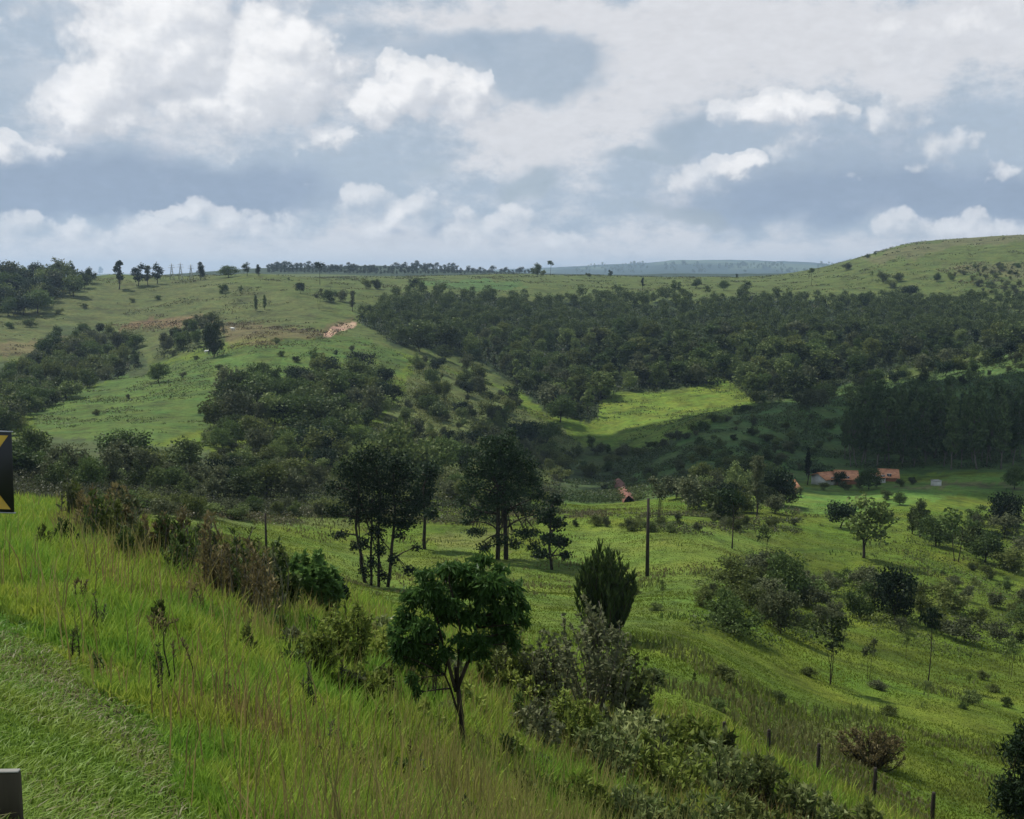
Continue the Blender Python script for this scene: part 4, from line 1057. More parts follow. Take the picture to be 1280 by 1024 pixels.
# undergrowth between the trees of the woods and scrub, and tussocks on the hill pastures
def undergrowth(name, label, polys, y0, y1, n, h, size, ca, cb, seed, thresh=-9, ks=9.0, cat='undergrowth', q=3):
    rng = np.random.default_rng(seed)
    x, y, z, px, py = field(n, y0, y1, seed, .6)
    jx = px + 12 * fbm(x / 14, y / 14, seed, 3); jy = py + 6 * fbm(x / 14, y / 14, seed + 3, 3)
    msk = np.zeros(len(x), bool)
    for p in polys: msk |= inpoly(jx, jy, p)
    nn = fbm(x / ks, y / ks, seed + 7, 4)
    k = np.nonzero(msk & (nn > thresh))[0]
    hh = h * np.clip(.35 + 1.5 * (nn[k] + .25), .12, 1.6)
    c = np.repeat(np.stack([x, y, z], -1)[k], q, 0); sz = np.repeat(size + .0011 * y[k], q)
    c = c + rng.normal(size=c.shape) * (sz * .8)[:, None] * np.array((1, 1, .2)); c[:, 2] = np.repeat(z[k], q) + np.repeat(hh, q) * rng.uniform(.05, 1, len(c))
    d = unit(len(c), rng) * np.array((1, 1, .8)); d /= np.linalg.norm(d, axis=1)[:, None]
    v, f = leafquads(c, d, sz, sz * .6, rng)
    t = np.clip(fbm(x[k] / 16, y[k] / 16, seed + 9, 3) + .5, 0, 1)[:, None]
    t = np.clip(t + rng.normal(size=t.shape) * .25, 0, 1)
    col = np.repeat((np.array(ca) * (1 - t) + np.array(cb) * t) * rng.uniform(.6, 1.3, (len(k), 1)), q * 4, 0)
    return tag(obj(name, mesh(name, v, [f], [M['blade']], col=col)), label, cat, None, 'stuff')


P_BELT = [(255, 545), (272, 500), (335, 480), (440, 455), (485, 462), (520, 500), (510, 610), (440, 640), (380, 600), (300, 575)]
P_BAND = [(-60, 650), (-20, 588), (60, 584), (150, 582), (240, 580), (330, 568), (420, 590), (560, 610), (700, 600), (700, 644), (430, 646), (180, 640)]
undergrowth('forest_undergrowth', 'dark undergrowth closing the gaps of the valley forest', [P_FOREST], 330, 900, 140000, 2.0, .5, (.024, .040, .014), (.055, .070, .024), 401)
undergrowth('scrub_undergrowth', 'grey-green and olive scrub filling the open slope between the trees', [P_SCRUB, P_BELT], 150, 470, 170000, 1.3, .2, (.058, .080, .020), (.165, .178, .052), 402, -.12)
undergrowth('bush_band_undergrowth', 'dark brownish undergrowth of the bush band below the spur field', [P_BAND], 80, 330, 220000, 1.4, .12, (.028, .040, .015), (.066, .070, .030), 412, -.3)
undergrowth('hillside_scrub', 'dark low scrub on the shaded right hillside', [[(690, 610), (790, 572), (930, 512), (1060, 484), (1200, 446), (1320, 430), (1320, 585), (1040, 590), (980, 608), (860, 640), (700, 636)]], 215, 480, 160000, 1.1, .22, (.044, .076, .022), (.084, .108, .032), 403, .02)
undergrowth('gully_scrub', 'thicket undergrowth in the gully left of the spur field', [[(-60, 500), (0, 478), (60, 430), (108, 412), (170, 420), (178, 462), (110, 486), (40, 522), (-60, 560)], [(190, 448), (205, 422), (262, 400), (278, 440), (235, 444)]], 270, 640, 70000, 2.2, .4, (.030, .046, .017), (.066, .078, .030), 404)
undergrowth('meadow_scrub', 'low green scrub and weeds blending the bush belt into the pasture', [[(860, 790), (870, 720), (930, 690), (1060, 700), (1140, 730), (1330, 735), (1330, 815), (1200, 825), (1100, 812), (960, 812)], [(1110, 720), (1150, 650), (1330, 620), (1330, 735)]], 55, 190, 110000, .9, .10, (.050, .082, .018), (.110, .135, .036), 408, .0, 5.0, 'scrub', 2)
undergrowth('field_tufts', 'muted tufts and weeds mottling the spur field and the yellow-green field', [P_SPUR, P_LIGHT], 240, 560, 90000, .35, .13, (.060, .098, .020), (.110, .120, .040), 409, .08, 9.0, 'tufts', 2)
undergrowth('pasture_tussocks', 'scattered dark tussocks on the hill pastures', [[(-60, 600), (-60, 340), (600, 340), (1330, 290), (1330, 460), (900, 470), (700, 380), (450, 405), (280, 405), (-60, 450)]], 400, 1150, 130000, .45, .12, (.050, .070, .018), (.105, .092, .040), 405, .22, 14.0, 'tussock', 2)
undergrowth('brown_tufts', 'brown tufts and low dead scrub on the eroded ground of the left hill', [[(262, 402), (320, 404), (400, 412), (440, 400), (446, 408), (400, 424), (340, 440), (275, 438)], [(130, 406), (205, 392), (270, 396), (262, 408), (150, 416)], [(-60, 424), (95, 422), (80, 442), (-60, 450)], [(1170, 336), (1320, 326), (1320, 380), (1225, 372)]], 420, 1100, 160000, .8, .16, (.060, .046, .024), (.135, .105, .052), 407, .02, 12.0, 'tufts', 2)
undergrowth('bank_scrub', 'low brown and grey scrub along the far edge of the valley pasture', [[(170, 652), (180, 632), (440, 636), (560, 640), (700, 640), (860, 646), (1000, 640), (1000, 668), (860, 668), (700, 660), (440, 656)]], 110, 230, 90000, .7, .14, (.060, .082, .026), (.125, .105, .052), 406, -.1, 7.0)
x, y, z, px, py = field(190000, 26, 190, 217, .58)
n1 = fbm(x / 6, y / 6, 163, 4); n2 = fbm(x / 22, y / 22, 164, 3)
k = ~inpoly(px + 26 * fbm(x / 5, y / 5, 71, 3), py + 22 * fbm(x / 5, y / 5, 73, 3), P_BANK) & (n1 + .8 * n2 > .2) & (np.random.default_rng(5).uniform(0, 1, len(x)) < .35)
k = np.nonzero(k)[0]
t = np.clip(n2[k] * 1.5 + .5, 0, 1)[:, None]
c0 = G3(.070, .115, .022) * (1 - t) + G3(.125, .105, .045) * t; c1 = G3(.100, .150, .030) * (1 - t) + G3(.175, .155, .065) * t
bladeset('pasture_weeds', 'darker and browner patches of taller weeds in the valley pasture', np.stack([x, y, z - .03], -1)[k], .25 + .5 * np.clip(n1[k], 0, 1), .02 + .0012 * y[k], np.full(len(k), .5), c0, c1, 18)


# ------------------------------------------------------------------ road sign, posts, pole
def at_depth(px, py, Y):
    a, s = ray(px, py); return np.array((a * Y, Y, EYE - s * Y))


Ys = 11.0
tl, br_ = at_depth(-62, 537, Ys), at_depth(16, 637, Ys)
sw, sh = abs(br_[0] - tl[0]), abs(tl[2] - br_[2])
cx, cz = (tl[0] + br_[0]) / 2, (tl[2] + br_[2]) / 2
gz = float(zat(cx, Ys))
sg = empty('chevron_sign', (cx, Ys, gz - .02), math.radians(-3))
sg.rotation_euler[1] = math.radians(1.2)
hz = cz - gz
obj('panel', MB().box((0, 0, hz), (sw, .012, sh), 0, .004).mesh('sign_panel', M['signblack']), sg)
bw = sw * .5; ah = sh * .5
cv_ = MB(); y0 = -.0085; tk = .0025
mg = sw * .055
L_, R_, T_ = -sw / 2 + mg, sw / 2 - mg, sh / 2 - mg
band = sw * .40
for sgn in (1, -1):
    p = [(L_, 0), (R_ - band, sgn * T_), (R_, sgn * T_), (L_ + band, 0)]
    if sgn < 0: p = p[::-1]
    v = [(a_, y0, hz + b_) for a_, b_ in p] + [(a_, y0 + tk, hz + b_) for a_, b_ in p]
    cv_.add(v, [(3, 2, 1, 0)[::-1] if sgn < 0 else (0, 1, 2, 3)[::-1], (4, 5, 6, 7)] + [(i, (i + 1) % 4, 4 + (i + 1) % 4, 4 + i) for i in range(4)])
obj('chevron', cv_.mesh('sign_chevron', M['signyellow']), sg)['label'] = 'yellow arrowhead pointing left'
obj('rim', MB().box((0, .002, hz + sh / 2 + .006), (sw + .02, .022, .010)).box((0, .002, hz - sh / 2 - .006), (sw + .02, .022, .010)).mesh('sign_rim', M['steel']), sg)
obj('post', MB().box((0, .055, hz / 2 + sh * .2), (.07, .07, hz + sh * .6), 0, .008).mesh('sign_post', M['wood']), sg)
tag(sg, 'black road sign with a yellow chevron pointing left, cut by the left edge', 'road sign')

Yp = 4.15
pt = at_depth(24, 958, Yp); pl = at_depth(-30, 958, Yp); pw = abs(pt[0] - pl[0])
px_, gz = pt[0] - pw / 2, float(zat(pt[0] - pw / 2, Yp))
ph = pt[2] - gz
wp = empty('wooden_post', (px_, Yp, gz - .05), math.radians(2))
obj('shaft', MB().box((0, 0, ph / 2), (pw, .03, ph + .05), 0, .004).mesh('post_shaft', M['board']), wp)
obj('top', MB().box((0, 0, ph + .030), (pw * .99, .029, .008), 0, .003).mesh('post_top', M['concrete']), wp)['label'] = 'thin pale top of the post'  # thin paler slab across the top of the dark shaft
tag(wp, 'dark weathered flat wooden post in the mown verge at the lower left corner', 'post')

POSTS = [(905, 928, 26, 'farthest fence post, almost hidden by the coarse shrubs'), (960, 945, 34, 'fence post just above the coarse shrubs'), (1023, 972, 44, 'middle fence post standing clear in the grass'),
         (1092, 1000, 42, 'dark fence post right of the middle one'), (1165, 1036, 48, 'nearest fence post at the bottom edge')]
fpost = None; tops = []
for i, (px, py, h, lab) in enumerate(POSTS):
    x, y, z = hit(px, py, 30); m = (y * CT + (EYE - z) * ST) / F
    tb = MB(); hh = h * m
    tb.tube([(0, 0, -.3), (.01, 0, hh * .5), (0, .01, hh - .03), (0, .01, hh)], [.07, .068, .064, .05], 9)
    o = obj('fence_post', tb.mesh('fence_post', M['postwood'], True), None, (x, y, z)); o.rotation_euler = (R0.uniform(-.03, .03), R0.uniform(-.04, .04), R0.uniform(0, 6))
    tag(o, lab, 'fence post', 'old fence posts'); tops.append((x, y, z, hh))
wire = MB()
for (a, b) in zip(tops[:-1], tops[1:]):
    for fr in (.92, .62, .32):
        A_ = np.array((a[0], a[1] - .08, a[2] + a[3] * fr)); B_ = np.array((b[0], b[1] - .08, b[2] + b[3] * fr))
        wire.tube([A_ + (B_ - A_) * t - np.array((0, 0, .05 * math.sin(math.pi * t))) for t in np.linspace(0, 1, 6)], [.004] * 6, 4)
tag(obj('fence_wire', wire.mesh('fence_wire', M['signwire'])), 'thin wires strung between the old fence posts', 'fence wire')


def pole(px, py, hpx, rpx, label, ymin, arm=True):
    x, y, z = hit(px, py, ymin); m = (y * CT + (EYE - z) * ST) / F
    o = empty('utility_pole', (x, y, z - .05), .5)
    hh = hpx * m
    obj('shaft', MB().tube([(0, 0, -.4), (0, 0, hh * .5), (0, 0, hh)], [rpx * m, rpx * m * .85, rpx * m * .65], 10).mesh('pole_shaft', M['postwood'], True), o)
    if arm:
        obj('crossarm', MB().box((0, -.16, hh - .45), (1.7, .1, .12), 0, .01).mesh('pole_crossarm', M['postwood']), o)
        for sx in (-.75, 0, .75):
            obj('insulator', MB().tube([(sx, -.16, hh - .39), (sx, -.16, hh - .33), (sx, -.16, hh - .28), (sx, -.16, hh - .2)], [.03, .06, .035, .05], 8).mesh('pole_insulator', M['concrete']), o)
    return tag(o, label, 'utility pole')


pole(809, 721, 100, 2.6, 'dark utility pole standing in the middle of the valley pasture', 80, False)
pole(333, 690, 50, 1.6, 'short bare pole on the left valley pasture behind the bank bushes', 60, False)


def pylon(px, py, hpx, label):
    x, y, z = hit(px, py, 560); m = y / F
    o = empty('power_pylon', (x, y, z - .1), .6); H = hpx * m; b = H * .11
    mb = MB()
    for sx, sy in ((-1, -1), (1, -1), (1, 1), (-1, 1)): mb.tube([(sx * b, sy * b, 0), (sx * b * .25, sy * b * .25, H * .7), (0, 0, H)], [.16, .13, .08], 5)
    for k in range(5):
        z0, z1 = H * .14 * k, H * .14 * (k + 1); w0, w1 = b * (1 - .75 * z0 / (H * .7)), b * (1 - .75 * z1 / (H * .7))
        mb.tube([(-w0, -w0, z0), (w1, -w1, z1)], [.06, .06], 4); mb.tube([(w0, w0, z0), (-w1, w1, z1)], [.06, .06], 4)
    obj('tower', mb.mesh('pylon_tower', M['steel']), o)
    for fz, wl in ((.72, .2), (.86, .15)):
        obj('arm', MB().box((0, 0, H * fz), (H * wl * 2, .25, .22)).mesh('pylon_arm', M['steel']), o)
    tag(o, label, 'pylon', 'pylons on the left skyline')


pylon(215, 350, 21, 'left pale pylon on the skyline left of the oval tree')
pylon(226, 350, 22, 'middle pale pylon on the skyline left of the oval tree')
pylon(239, 350, 20, 'pale pylon next to the dark oval tree')


# ------------------------------------------------------------------ houses
def house(px, py, wpx, dep, hw, hr, label, wallm='limewash', rz=0.0, lean=None, ymin=215):
    x, y, z = hit(px, py, ymin); m = (y * CT + (EYE - z) * ST) / F
    w = wpx * m
    o = empty('farmhouse', (x, y + dep / 2, z - .1), rz)
    zz = .0
    mb = MB()
    v = [(-w / 2, -dep / 2, -.6), (w / 2, -dep / 2, -.6), (w / 2, dep / 2, -.6), (-w / 2, dep / 2, -.6), (-w / 2, -dep / 2, hw), (w / 2, -dep / 2, hw), (w / 2, dep / 2, hw), (-w / 2, dep / 2, hw), (-w / 2, 0, hw + hr - .08), (w / 2, 0, hw + hr - .08)]
    mb.add(v, [(3, 2, 1, 0), (0, 1, 5, 4), (2, 3, 7, 6), (1, 2, 6, 9, 5), (3, 0, 4, 8, 7), (4, 5, 9, 8), (6, 7, 8, 9)])
    obj('wall', mb.mesh('house_wall', M[wallm]), o)
    ov = .55; th = .14
    rf = MB()
    for s in (-1, 1):
        ye, ze = s * (dep / 2 + ov), hw - ov * hr / (dep / 2)
        p = [(-w / 2 - ov, 0, hw + hr), (w / 2 + ov, 0, hw + hr), (w / 2 + ov, ye, ze), (-w / 2 - ov, ye, ze)]
        v = [(a, b, c + .02) for a, b, c in p] + [(a, b, c + .02 + th) for a, b, c in p]
        rf.add(v, [(0, 1, 2, 3), (7, 6, 5, 4)] + [(i, 4 + i, 4 + (i + 1) % 4, (i + 1) % 4) for i in range(4)])
    r = obj('roof', rf.mesh('house_roof', M['tile']), o)
    obj('ridge_cap', MB().tube([(-w / 2 - ov, 0, hw + hr + th), (w / 2 + ov, 0, hw + hr + th)], [.13, .13], 8).mesh('house_ridge', M['tile']), r)
    n = max(1, int(w / 2.6))
    for i in range(n):
        xx = -w / 2 + w * (i + .5) / n
        if i == n // 2 and n > 1:
            obj('door', MB().box((xx, -dep / 2 - .02, .95), (.85, .06, 2.0)).mesh('house_door', M['door']), o)
        else:
            wd = obj('window', MB().box((xx, -dep / 2 - .02, 1.5), (1.1, .06, 1.0)).mesh('house_window', M['glass']), o)
            obj('frame', MB().box((xx, -dep / 2 - .03, 2.03), (1.26, .1, .07)).box((xx, -dep / 2 - .03, .97), (1.26, .1, .07)).box((xx, -dep / 2 - .055, 1.5), (.06, .03, .98)).mesh('house_window_frame', M['limewash']), wd)
    return tag(o, label, 'house', 'farm buildings')


house(1036, 607, 20, 6.0, 1.6, 1.0, 'whitewashed house with a pale orange roof, left of the main farmhouse', rz=.35)
house(1062, 606, 24, 6.5, 1.4, 1.35, 'main farmhouse with a bright orange tiled roof beside the round tree', 'redwall', rz=-.2)
house(1115, 602, 20, 6.0, 1.2, 1.3, 'right farmhouse with an orange roof beneath the eucalyptus stand', 'redwall', rz=-.25)
house(1102, 604, 8, 4.0, 1.5, .6, 'small whitewashed annex at the left of the right farmhouse', rz=.1)
house(988, 616, 13, 4.0, 1.2, 1.0, 'small shed with an orange roof peeking out of the left thicket', 'redwall', rz=.3)
x, y, z = hit(1170, 607, 215)
o = empty('water_tank', (x, y, z))
obj('wall', MB().box((0, 0, .5), (1.8, 1.4, 1.2), .2, .05).mesh('tank_wall', M['limewash']), o)
obj('lid', MB().box((0, 0, 1.15), (2.0, 1.6, .1), .2, .02).mesh('tank_lid', M['concrete']), o)
tag(o, 'small pale water tank on the terrace right of the houses', 'water tank')


# red earth slip with cloud shade put into its earth colour
x, y, z = hit(777, 622, 190); m = y / F
rng = np.random.default_rng(9)
gu, gv = np.meshgrid(np.linspace(-1, 1, 22), np.linspace(0, 1, 18), indexing='ij')
cl_ = np.array([hit(786 - 14 * t, 628 - 25 * t, 190) for t in np.linspace(0, 1, 18)])
wd_ = (8.5 * m * (.75 + .5 * np.sin(np.linspace(.3, 2.9, 18)) + .5 * fbm(np.linspace(0, 3, 18), np.zeros(18), 14, 2)))[None]
bx = cl_[None, :, 0] + gu * wd_; by = cl_[None, :, 1] + .4 * fbm(gu * 3, gv * 4, 6, 3)
bz = zat(bx, by) - .15 + (1 - gu ** 2) * 1.3 + .3 * fbm(gu * 3, gv * 7, 8, 3) * (1 - gu ** 2)
ii = np.arange(22 * 18).reshape(22, 18)
qq = np.stack([ii[:-1, :-1], ii[1:, :-1], ii[1:, 1:], ii[:-1, 1:]], -1).reshape(-1, 4)
tag(obj('earth_bank', mesh('earth_bank', np.stack([bx, by, bz], -1).reshape(-1, 3), [qq], [M['soil']], smooth_=True)), 'bare red earth slip with painted-in shade on the bank behind the pole', 'earth bank')


for px, py, h in ((797, 626, 13), (771, 597, 9), (792, 606, 10), (756, 614, 9)):
    put('scrub', px, py, h, 'dark bush around the red earth slip', 'bushes round the earth slip', False, 1.2, ymin=180)
put('wisp', 822, 655, 62, 'leafy green tree behind the top of the utility pole', None, True, 1.2, ymin=150)


# white cattle at the gully thicket
def cow(px, py, label, rz):
    x, y, z = hit(px, py, 380)
    o = obj('cow', None or cowmesh, None, (x, y, z)); o.rotation_euler = (0, 0, rz); o.scale = (1.25,) * 3
    return tag(o, label, 'cow', 'white cattle')


cb = MB()
cb.tube([(-.85, 0, 1.05), (-.75, 0, 1.02), (-.35, 0, .98), (.1, 0, .98), (.5, 0, 1.02), (.75, 0, 1.12), (.95, 0, 1.2), (1.15, 0, 1.22), (1.45, 0, 1.08), (1.52, 0, 1.04)], [.1, .3, .37, .39, .38, .33, .2, .17, .11, .07], 10)
for lx, ly in ((-.65, .2), (-.65, -.2), (.5, .2), (.5, -.2)):
    cb.tube([(lx, ly, .95), (lx + (.08 if lx < 0 else 0), ly, .55), (lx - (.03 if lx < 0 else 0), ly, .28), (lx, ly, 0)], [.16, .1, .06, .07], 7)
cb.tube([(-.88, 0, 1.15), (-1.0, 0, .9), (-.98, 0, .5)], [.04, .03, .05], 6)
for s in (-1, 1): cb.tube([(1.12, s * .12, 1.3), (1.08, s * .3, 1.3)], [.06, .02], 5); cb.tube([(1.2, s * .08, 1.34), (1.2, s * .16, 1.5)], [.03, .01], 5)
cowmesh = cb.mesh('cow', M['cow'], True)
cow(259, 443, 'white cow standing by the tall dark gully tree', .3)
cow(291, 414, 'white cow on the eroded ground above the gully thicket', 2.6)


# ------------------------------------------------------------------ sky
SUN_EL = math.radians(56)
SUN_D = np.array((-0.72, 0.52)); SUN_D /= np.linalg.norm(SUN_D)
sun_vec = np.array((SUN_D[0] * math.cos(SUN_EL), SUN_D[1] * math.cos(SUN_EL), math.sin(SUN_EL)))
w = bpy.data.worlds.new('World'); sc.world = w; w.use_nodes = True
nt = w.node_tree; nt.nodes.clear(); g = NT(nt)
out = g.new('ShaderNodeOutputWorld')
sky = g.new('ShaderNodeTexSky', sky_type='NISHITA'); sky.sun_disc = False
sky.sun_elevation = SUN_EL; sky.sun_rotation = math.atan2(SUN_D[0], SUN_D[1])
tc = g.new('ShaderNodeTexCoord'); D = tc.outputs['Generated']
sep = g.new('ShaderNodeSeparateXYZ'); g.put(sep.inputs[0], D)
u = g.m('ARCTAN2', sep.outputs[0], sep.outputs[1]); v = g.m('ARCSINE', sep.outputs[2])
cmb = g.new('ShaderNodeCombineXYZ'); g.put(cmb.inputs[0], u); g.put(cmb.inputs[1], v); UV = cmb.outputs[0]


def wdir(px, py):
    xc, yc = (px - 640) / F, (512 - py) / F
    d = np.array((xc, CT + yc * ST, -ST + yc * CT)); d /= np.linalg.norm(d)
    return math.atan2(d[0], d[1]), math.asin(d[2])


def warp(vec, amp1, amp2):
    a = g.vm('SUBTRACT', g.noise(vec, 13, 3, .5, out=1), (.5, .5, .5))
    b = g.vm('SUBTRACT', g.noise(vec, 42, 3, .55, out=1), (.5, .5, .5))
    return g.vm('ADD', vec, g.vm('ADD', g.vm('MULTIPLY', a, (amp1, amp1 * .8, 0)), g.vm('MULTIPLY', b, (amp2, amp2, 0))))


def blobs(vec, lst):
    tot = None
    for px, py, rx, ry, a in lst:
        uu, vv = wdir(px, py)
        d = g.vm('MULTIPLY', g.vm('SUBTRACT', vec, (uu, vv, 0)), (F / rx, F / ry, 0))
        q_ = g.m('MULTIPLY_ADD', g.vm('DOT_PRODUCT', d, d, out=1), -a, a)
        tot = q_ if tot is None else g.m('MAXIMUM', tot, q_)
    return tot


def gauss(vec, lst):
    tot = None
    for px, py, rx, ry, a in lst:
        uu, vv = wdir(px, py)
        d = g.vm('MULTIPLY', g.vm('SUBTRACT', vec, (uu, vv, 0)), (F / rx, F / ry, 0))
        q_ = g.m('MULTIPLY', g.m('EXPONENT', g.m('MULTIPLY', g.vm('DOT_PRODUCT', d, d, out=1), -1.0)), a)
        tot = q_ if tot is None else g.m('ADD', tot, q_)
    return tot


CUM = [(200, 40, 130, 85, 2.2), (335, 85, 98, 90, 2.5), (130, 112, 80, 60, 1.9), (250, 135, 160, 45, 1.2), (130, -20, 150, 60, 1.2), (375, 130, 60, 45, 1.3), (290, -40, 160, 80, 1.4), (385, 60, 50, 45, 1.3),
       (522, 108, 64, 48, 2.0), (468, 128, 50, 36, 1.6), (572, 130, 54, 36, 1.6), (25, 180, 70, 20, .9), (315, 182, 42, 19, .9), (412, 181, 42, 22, 1.1), 
       (945, 142, 54, 24, 1.1), (1015, 140, 60, 24, 1.3), (985, 184, 62, 24, .6), (918, 212, 44, 24, 1.2), (880, 226, 50, 24, .6), (1255, 215, 26, 15, .6), (1130, 218, 18, 14, .35), (1120, 137, 42, 30, .5), (1180, 182, 42, 26, .42), (1090, 220, 40, 12, .3),
       (300, 284, 120, 36, .62), (225, 266, 40, 14, .7), (110, 290, 150, 30, .5), (505, 272, 70, 36, .6), (610, 284, 60, 34, .6), (450, 250, 70, 26, .45), (1230, 290, 130, 22, .62), (1180, 45, 110, 40, .45), (680, 300, 60, 24, .4)]
Wv = warp(UV, .050, .030)


def puff(vec):
    """cauliflower relief: rounded cells of two sizes over soft noise"""
    wv = g.vm('ADD', vec, g.vm('MULTIPLY', g.vm('SUBTRACT', g.noise(vec, 30, 4, .6, out=1), (.5, .5, .5)), (.034, .028, 0)))
    r = g.m('MULTIPLY', g.noise(vec, 15, 3, .5), .5)
    for sc_, k in ((18, .36), (42, .22), (105, .05)):
        vo = g.new('ShaderNodeTexVoronoi', voronoi_dimensions='2D', feature='SMOOTH_F1'); g.put(vo.inputs['Vector'], wv)
        vo.inputs['Scale'].default_value = sc_; vo.inputs['Smoothness'].default_value = .35
        r = g.m('ADD', r, g.m('MULTIPLY', g.m('SUBTRACT', .75, vo.outputs['Distance']), k))
    return g.m('ADD', r, g.m('MULTIPLY', g.m('SUBTRACT', g.noise(vec, 80, 4, .6), .5), .22))


fn = puff(UV)
C1 = blobs(Wv, CUM)
du, dv = -0.007, 0.011
UV2 = g.vm('ADD', UV, (du, dv, 0)); Wv2 = warp(UV2, .050, .030)
C2 = blobs(Wv2, CUM)
fn2 = puff(UV2)
dens = g.m('ADD', C1, g.m('MULTIPLY', g.m('SUBTRACT', fn, .5), 2.2))
dens2 = g.m('ADD', C2, g.m('MULTIPLY', g.m('SUBTRACT', fn2, .5), 2.2))
alpha = g.sstep(dens, .0, .36)
lit = g.m('MULTIPLY_ADD', g.m('SUBTRACT', dens, dens2), .9, .5)
lit = g.m('ADD', g.m('MULTIPLY', g.sstep(lit, .0, 1.1), .72), g.m('MULTIPLY', g.sstep(dens, .2, 1.5), .32), clamp=True)
alpha = g.m('MULTIPLY', alpha, g.m('MAXIMUM', g.m('MULTIPLY_ADD', lit, .85, .12), g.sstep(dens, .35, 1.0)), clamp=True)

# broad layer behind the heaps: thin veil, blue gaps and heavy grey bases
Wb = warp(UV, .07, .012)
HOLES = [(690, 70, 95, 40, 1.0), (560, 55, 80, 25, .6), (660, 105, 60, 30, .8), (20, 100, 60, 60, .5), (682, 222, 28, 22, 1.0), (645, 243, 40, 12, .8), (800, 195, 60, 11, 1.05), (540, 215, 40, 25, .5), (790, 262, 45, 14, .65), (440, 215, 80, 25, .45), (870, 268, 40, 14, .9), (430, 40, 60, 30, .6), (860, 160, 50, 30, .8)]
DARK = [(110, 240, 230, 20, 1.0), (250, 235, 150, 26, .9), (-100, 235, 200, 40, 1), (1080, 255, 240, 22, .9), (1020, 235, 150, 34, .6), (1250, 250, 140, 30, .8), (110, 205, 260, 30, .55), (1150, 160, 200, 60, .4), (480, 298, 160, 8, .3), (565, 283, 22, 8, .7), (495, 286, 18, 6, .6), (870, 165, 60, 50, .4)]
LIGHT = [(800, 30, 220, 50, .7), (980, 70, 240, 60, .8), (1200, 30, 200, 60, .8), (740, 150, 130, 50, .75), (640, 200, 90, 60, .6), (600, 10, 180, 26, .7), (640, 318, 900, 40, 1.0), (300, 120, 300, 80, .6), (840, 230, 50, 40, .5)]
nb = g.noise(g.vm('MULTIPLY', UV, (1, 2.0, 1)), 7, 6, .6)
nb2 = g.noise(g.vm('MULTIPLY', UV, (1, 1.8, 1)), 22, 7, .66)
hole = g.sstep(g.m('ADD', gauss(Wb, HOLES), g.m('MULTIPLY', g.m('SUBTRACT', nb2, .5), 1.0)), .30, .80)
dark = g.sstep(g.m('ADD', gauss(Wb, DARK), g.m('ADD', g.m('MULTIPLY', g.m('SUBTRACT', nb, .5), .5), g.m('MULTIPLY', g.m('SUBTRACT', nb2, .5), .6))), .1, 1.15)
light = g.sstep(g.m('ADD', g.m('ADD', gauss(Wb, LIGHT), g.m('MULTIPLY', g.m('SUBTRACT', nb, .5), 1.5)), g.m('MULTIPLY', g.m('SUBTRACT', nb2, .5), 1.9)), .12, .92)
S = lambda *c: tuple((x / 255 / 12.92 if x / 255 <= .04045 else ((x / 255 + .055) / 1.055) ** 2.4) for x in c)
light = g.m('MULTIPLY', light, g.m('MULTIPLY_ADD', hole, -.85, 1.0))
base = g.mix(light, S(176, 191, 207), S(220, 222, 227))
base = g.mix(g.m('MULTIPLY', dark, .85), base, S(147, 164, 187))
cum = g.mix(lit, S(194, 200, 210), S(250, 250, 251))
colr = g.mix(g.m('MULTIPLY', alpha, .93), base, cum)
tex = g.m('ADD', g.m('MULTIPLY', g.m('SUBTRACT', nb2, .5), .22), g.m('MULTIPLY', g.m('SUBTRACT', g.noise(g.vm('MULTIPLY', UV, (1, 2.2, 1)), 70, 5, .62), .5), .16))
colr = g.mix(1.0, colr, g.vm('MULTIPLY_ADD', (1, 1, 1), g.m('ADD', tex, 1.0)) if False else g.m('ADD', tex, 1.0), 'MULTIPLY')
bgs = g.new('ShaderNodeBackground'); g.put(bgs.inputs[0], sky.outputs[0]); bgs.inputs[1].default_value = 0.07
bgc = g.new('ShaderNodeBackground'); g.put(bgc.inputs[0], colr); bgc.inputs[1].default_value = 1.0
cover = g.m('SUBTRACT', 1.0, g.m('MULTIPLY', g.m('MULTIPLY', hole, .22), g.m('SUBTRACT', 1.0, alpha)))
mx = g.new('ShaderNodeMixShader'); g.put(mx.inputs[0], cover)
g.L.new(bgs.outputs[0], mx.inputs[1]); g.L.new(bgc.outputs[0], mx.inputs[2]); g.L.new(mx.outputs[0], out.inputs[0])

sun = bpy.data.lights.new('sun', 'SUN'); sun.energy = 4.9; sun.angle = math.radians(.5); sun.color = (1, .96, .88)
so = bpy.data.objects.new('sun', sun); COL.objects.link(so)
from mathutils import Vector
so.rotation_euler = Vector(tuple(-sun_vec)).to_track_quat('-Z', 'Y').to_euler(); so.location = (0, 0, 400)


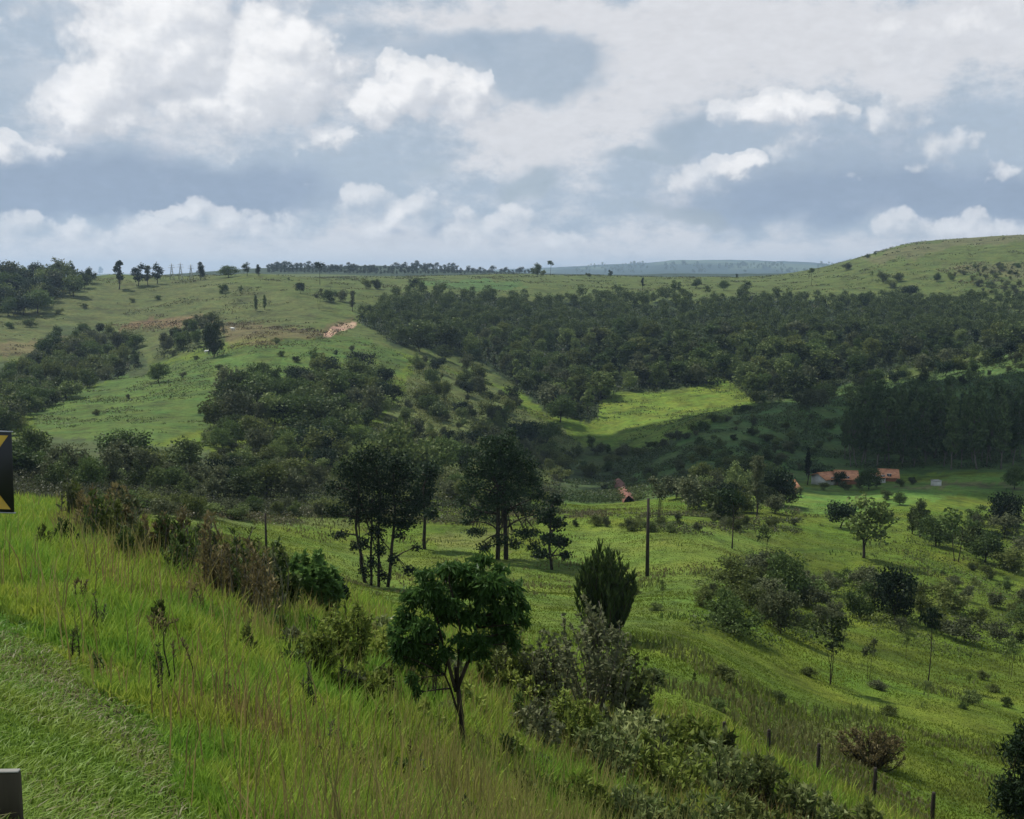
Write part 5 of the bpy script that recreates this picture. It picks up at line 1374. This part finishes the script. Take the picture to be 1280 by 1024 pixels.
# unseen clouds placed before the sun to cast the hillside shade, above the haze
def cloud(px, py, ymin, rx, ry, label, seed, alt=520, lobes=26):
    x, y, z = hit(px, py, ymin)
    c = np.array((x, y, z)) + sun_vec * ((alt - z) / sun_vec[2])
    rng = np.random.default_rng(seed)
    bm_v, bm_f, n = [], [], 0
    nu, nv = 26, 14
    for i in range(lobes):
        an = rng.uniform(0, 6.28); k = math.sqrt(rng.uniform(0, 1)) * .8
        r = min(rx, ry) * rng.uniform(.28, .5) * (1.1 - .5 * k)
        cc = np.array((math.cos(an) * k * rx, math.sin(an) * k * ry, r * .15))
        tt, ff = np.meshgrid(np.linspace(0, 2 * math.pi, nu, endpoint=False), np.linspace(0.03, math.pi - .03, nv), indexing='ij')
        d = np.stack([np.sin(ff) * np.cos(tt), np.sin(ff) * np.sin(tt), np.cos(ff)], -1)
        rr = r * (1 + .22 * np.sin(d[..., 0] * 6 + i) * np.sin(d[..., 1] * 7 + 2 * i) + .12 * np.sin(d[..., 2] * 11 + d[..., 0] * 9 + i))
        p = cc + d * rr[..., None] * np.array((1, 1, .6)); bm_v.append(p.reshape(-1, 3))
        jj = np.arange(nu * nv).reshape(nu, nv) + n
        bm_f.append(np.stack([jj[:, :-1], np.roll(jj, -1, 0)[:, :-1], np.roll(jj, -1, 0)[:, 1:], jj[:, 1:]], -1).reshape(-1, 4)); n += nu * nv
    o = obj('cloud', mesh('cloud', np.concatenate(bm_v), [np.concatenate(bm_f)], [M['cloud']], smooth_=True), None, tuple(c))
    return tag(o, label, 'cloud', kind='stuff')


cloud(1010, 560, 240, 95, 105, 'unseen heap cloud placed to shade the eucalyptus hillside', 5)
cloud(1170, 520, 280, 70, 80, 'unseen heap cloud placed to shade the right end of the valley', 6, 540)

# air
zmin, zmax = float(GZ.min()), float(GZ.max())
X1 = 22000
hz_ = obj('haze', MB().box((0, 6400, (zmin - 1 + zmax + 40) / 2), (2 * X1, 13400, zmax + 40 - zmin + 1)).mesh('haze', None), None)
mh, gh, oh = newmat('haze_air')
pv = gh.new('ShaderNodeVolumePrincipled'); pv.inputs['Color'].default_value = (.56, .75, .98, 1); pv.inputs['Density'].default_value = HAZE = 0.000095
pv.inputs['Anisotropy'].default_value = .2
gh.L.new(pv.outputs[0], oh.inputs['Volume'])
hz_.data.materials.clear(); hz_.data.materials.append(mh)
tag(hz_, 'thin blue haze over the valley', 'haze', kind='stuff')

# ------------------------------------------------------------------ camera and output
cam = bpy.data.cameras.new('camera'); co = bpy.data.objects.new('camera', cam); COL.objects.link(co)
cam.sensor_width = 36; cam.sensor_fit = 'HORIZONTAL'; cam.lens = 36 * F / 1280
cam.clip_start = .1; cam.clip_end = 40000
co.location = (0, 0, EYE); co.rotation_euler = (math.pi / 2 - PITCH, 0, 0)
sc.camera = co
sc.view_settings.view_transform = 'Standard'; sc.view_settings.look = 'None'; sc.view_settings.gamma = 1; sc.view_settings.exposure = 0
sc.render.engine = 'CYCLES'
cy = sc.cycles
cy.use_denoising = True
cy.max_bounces = 6; cy.diffuse_bounces = 2; cy.glossy_bounces = 2; cy.transmission_bounces = 3; cy.volume_bounces = 0; cy.transparent_max_bounces = 4
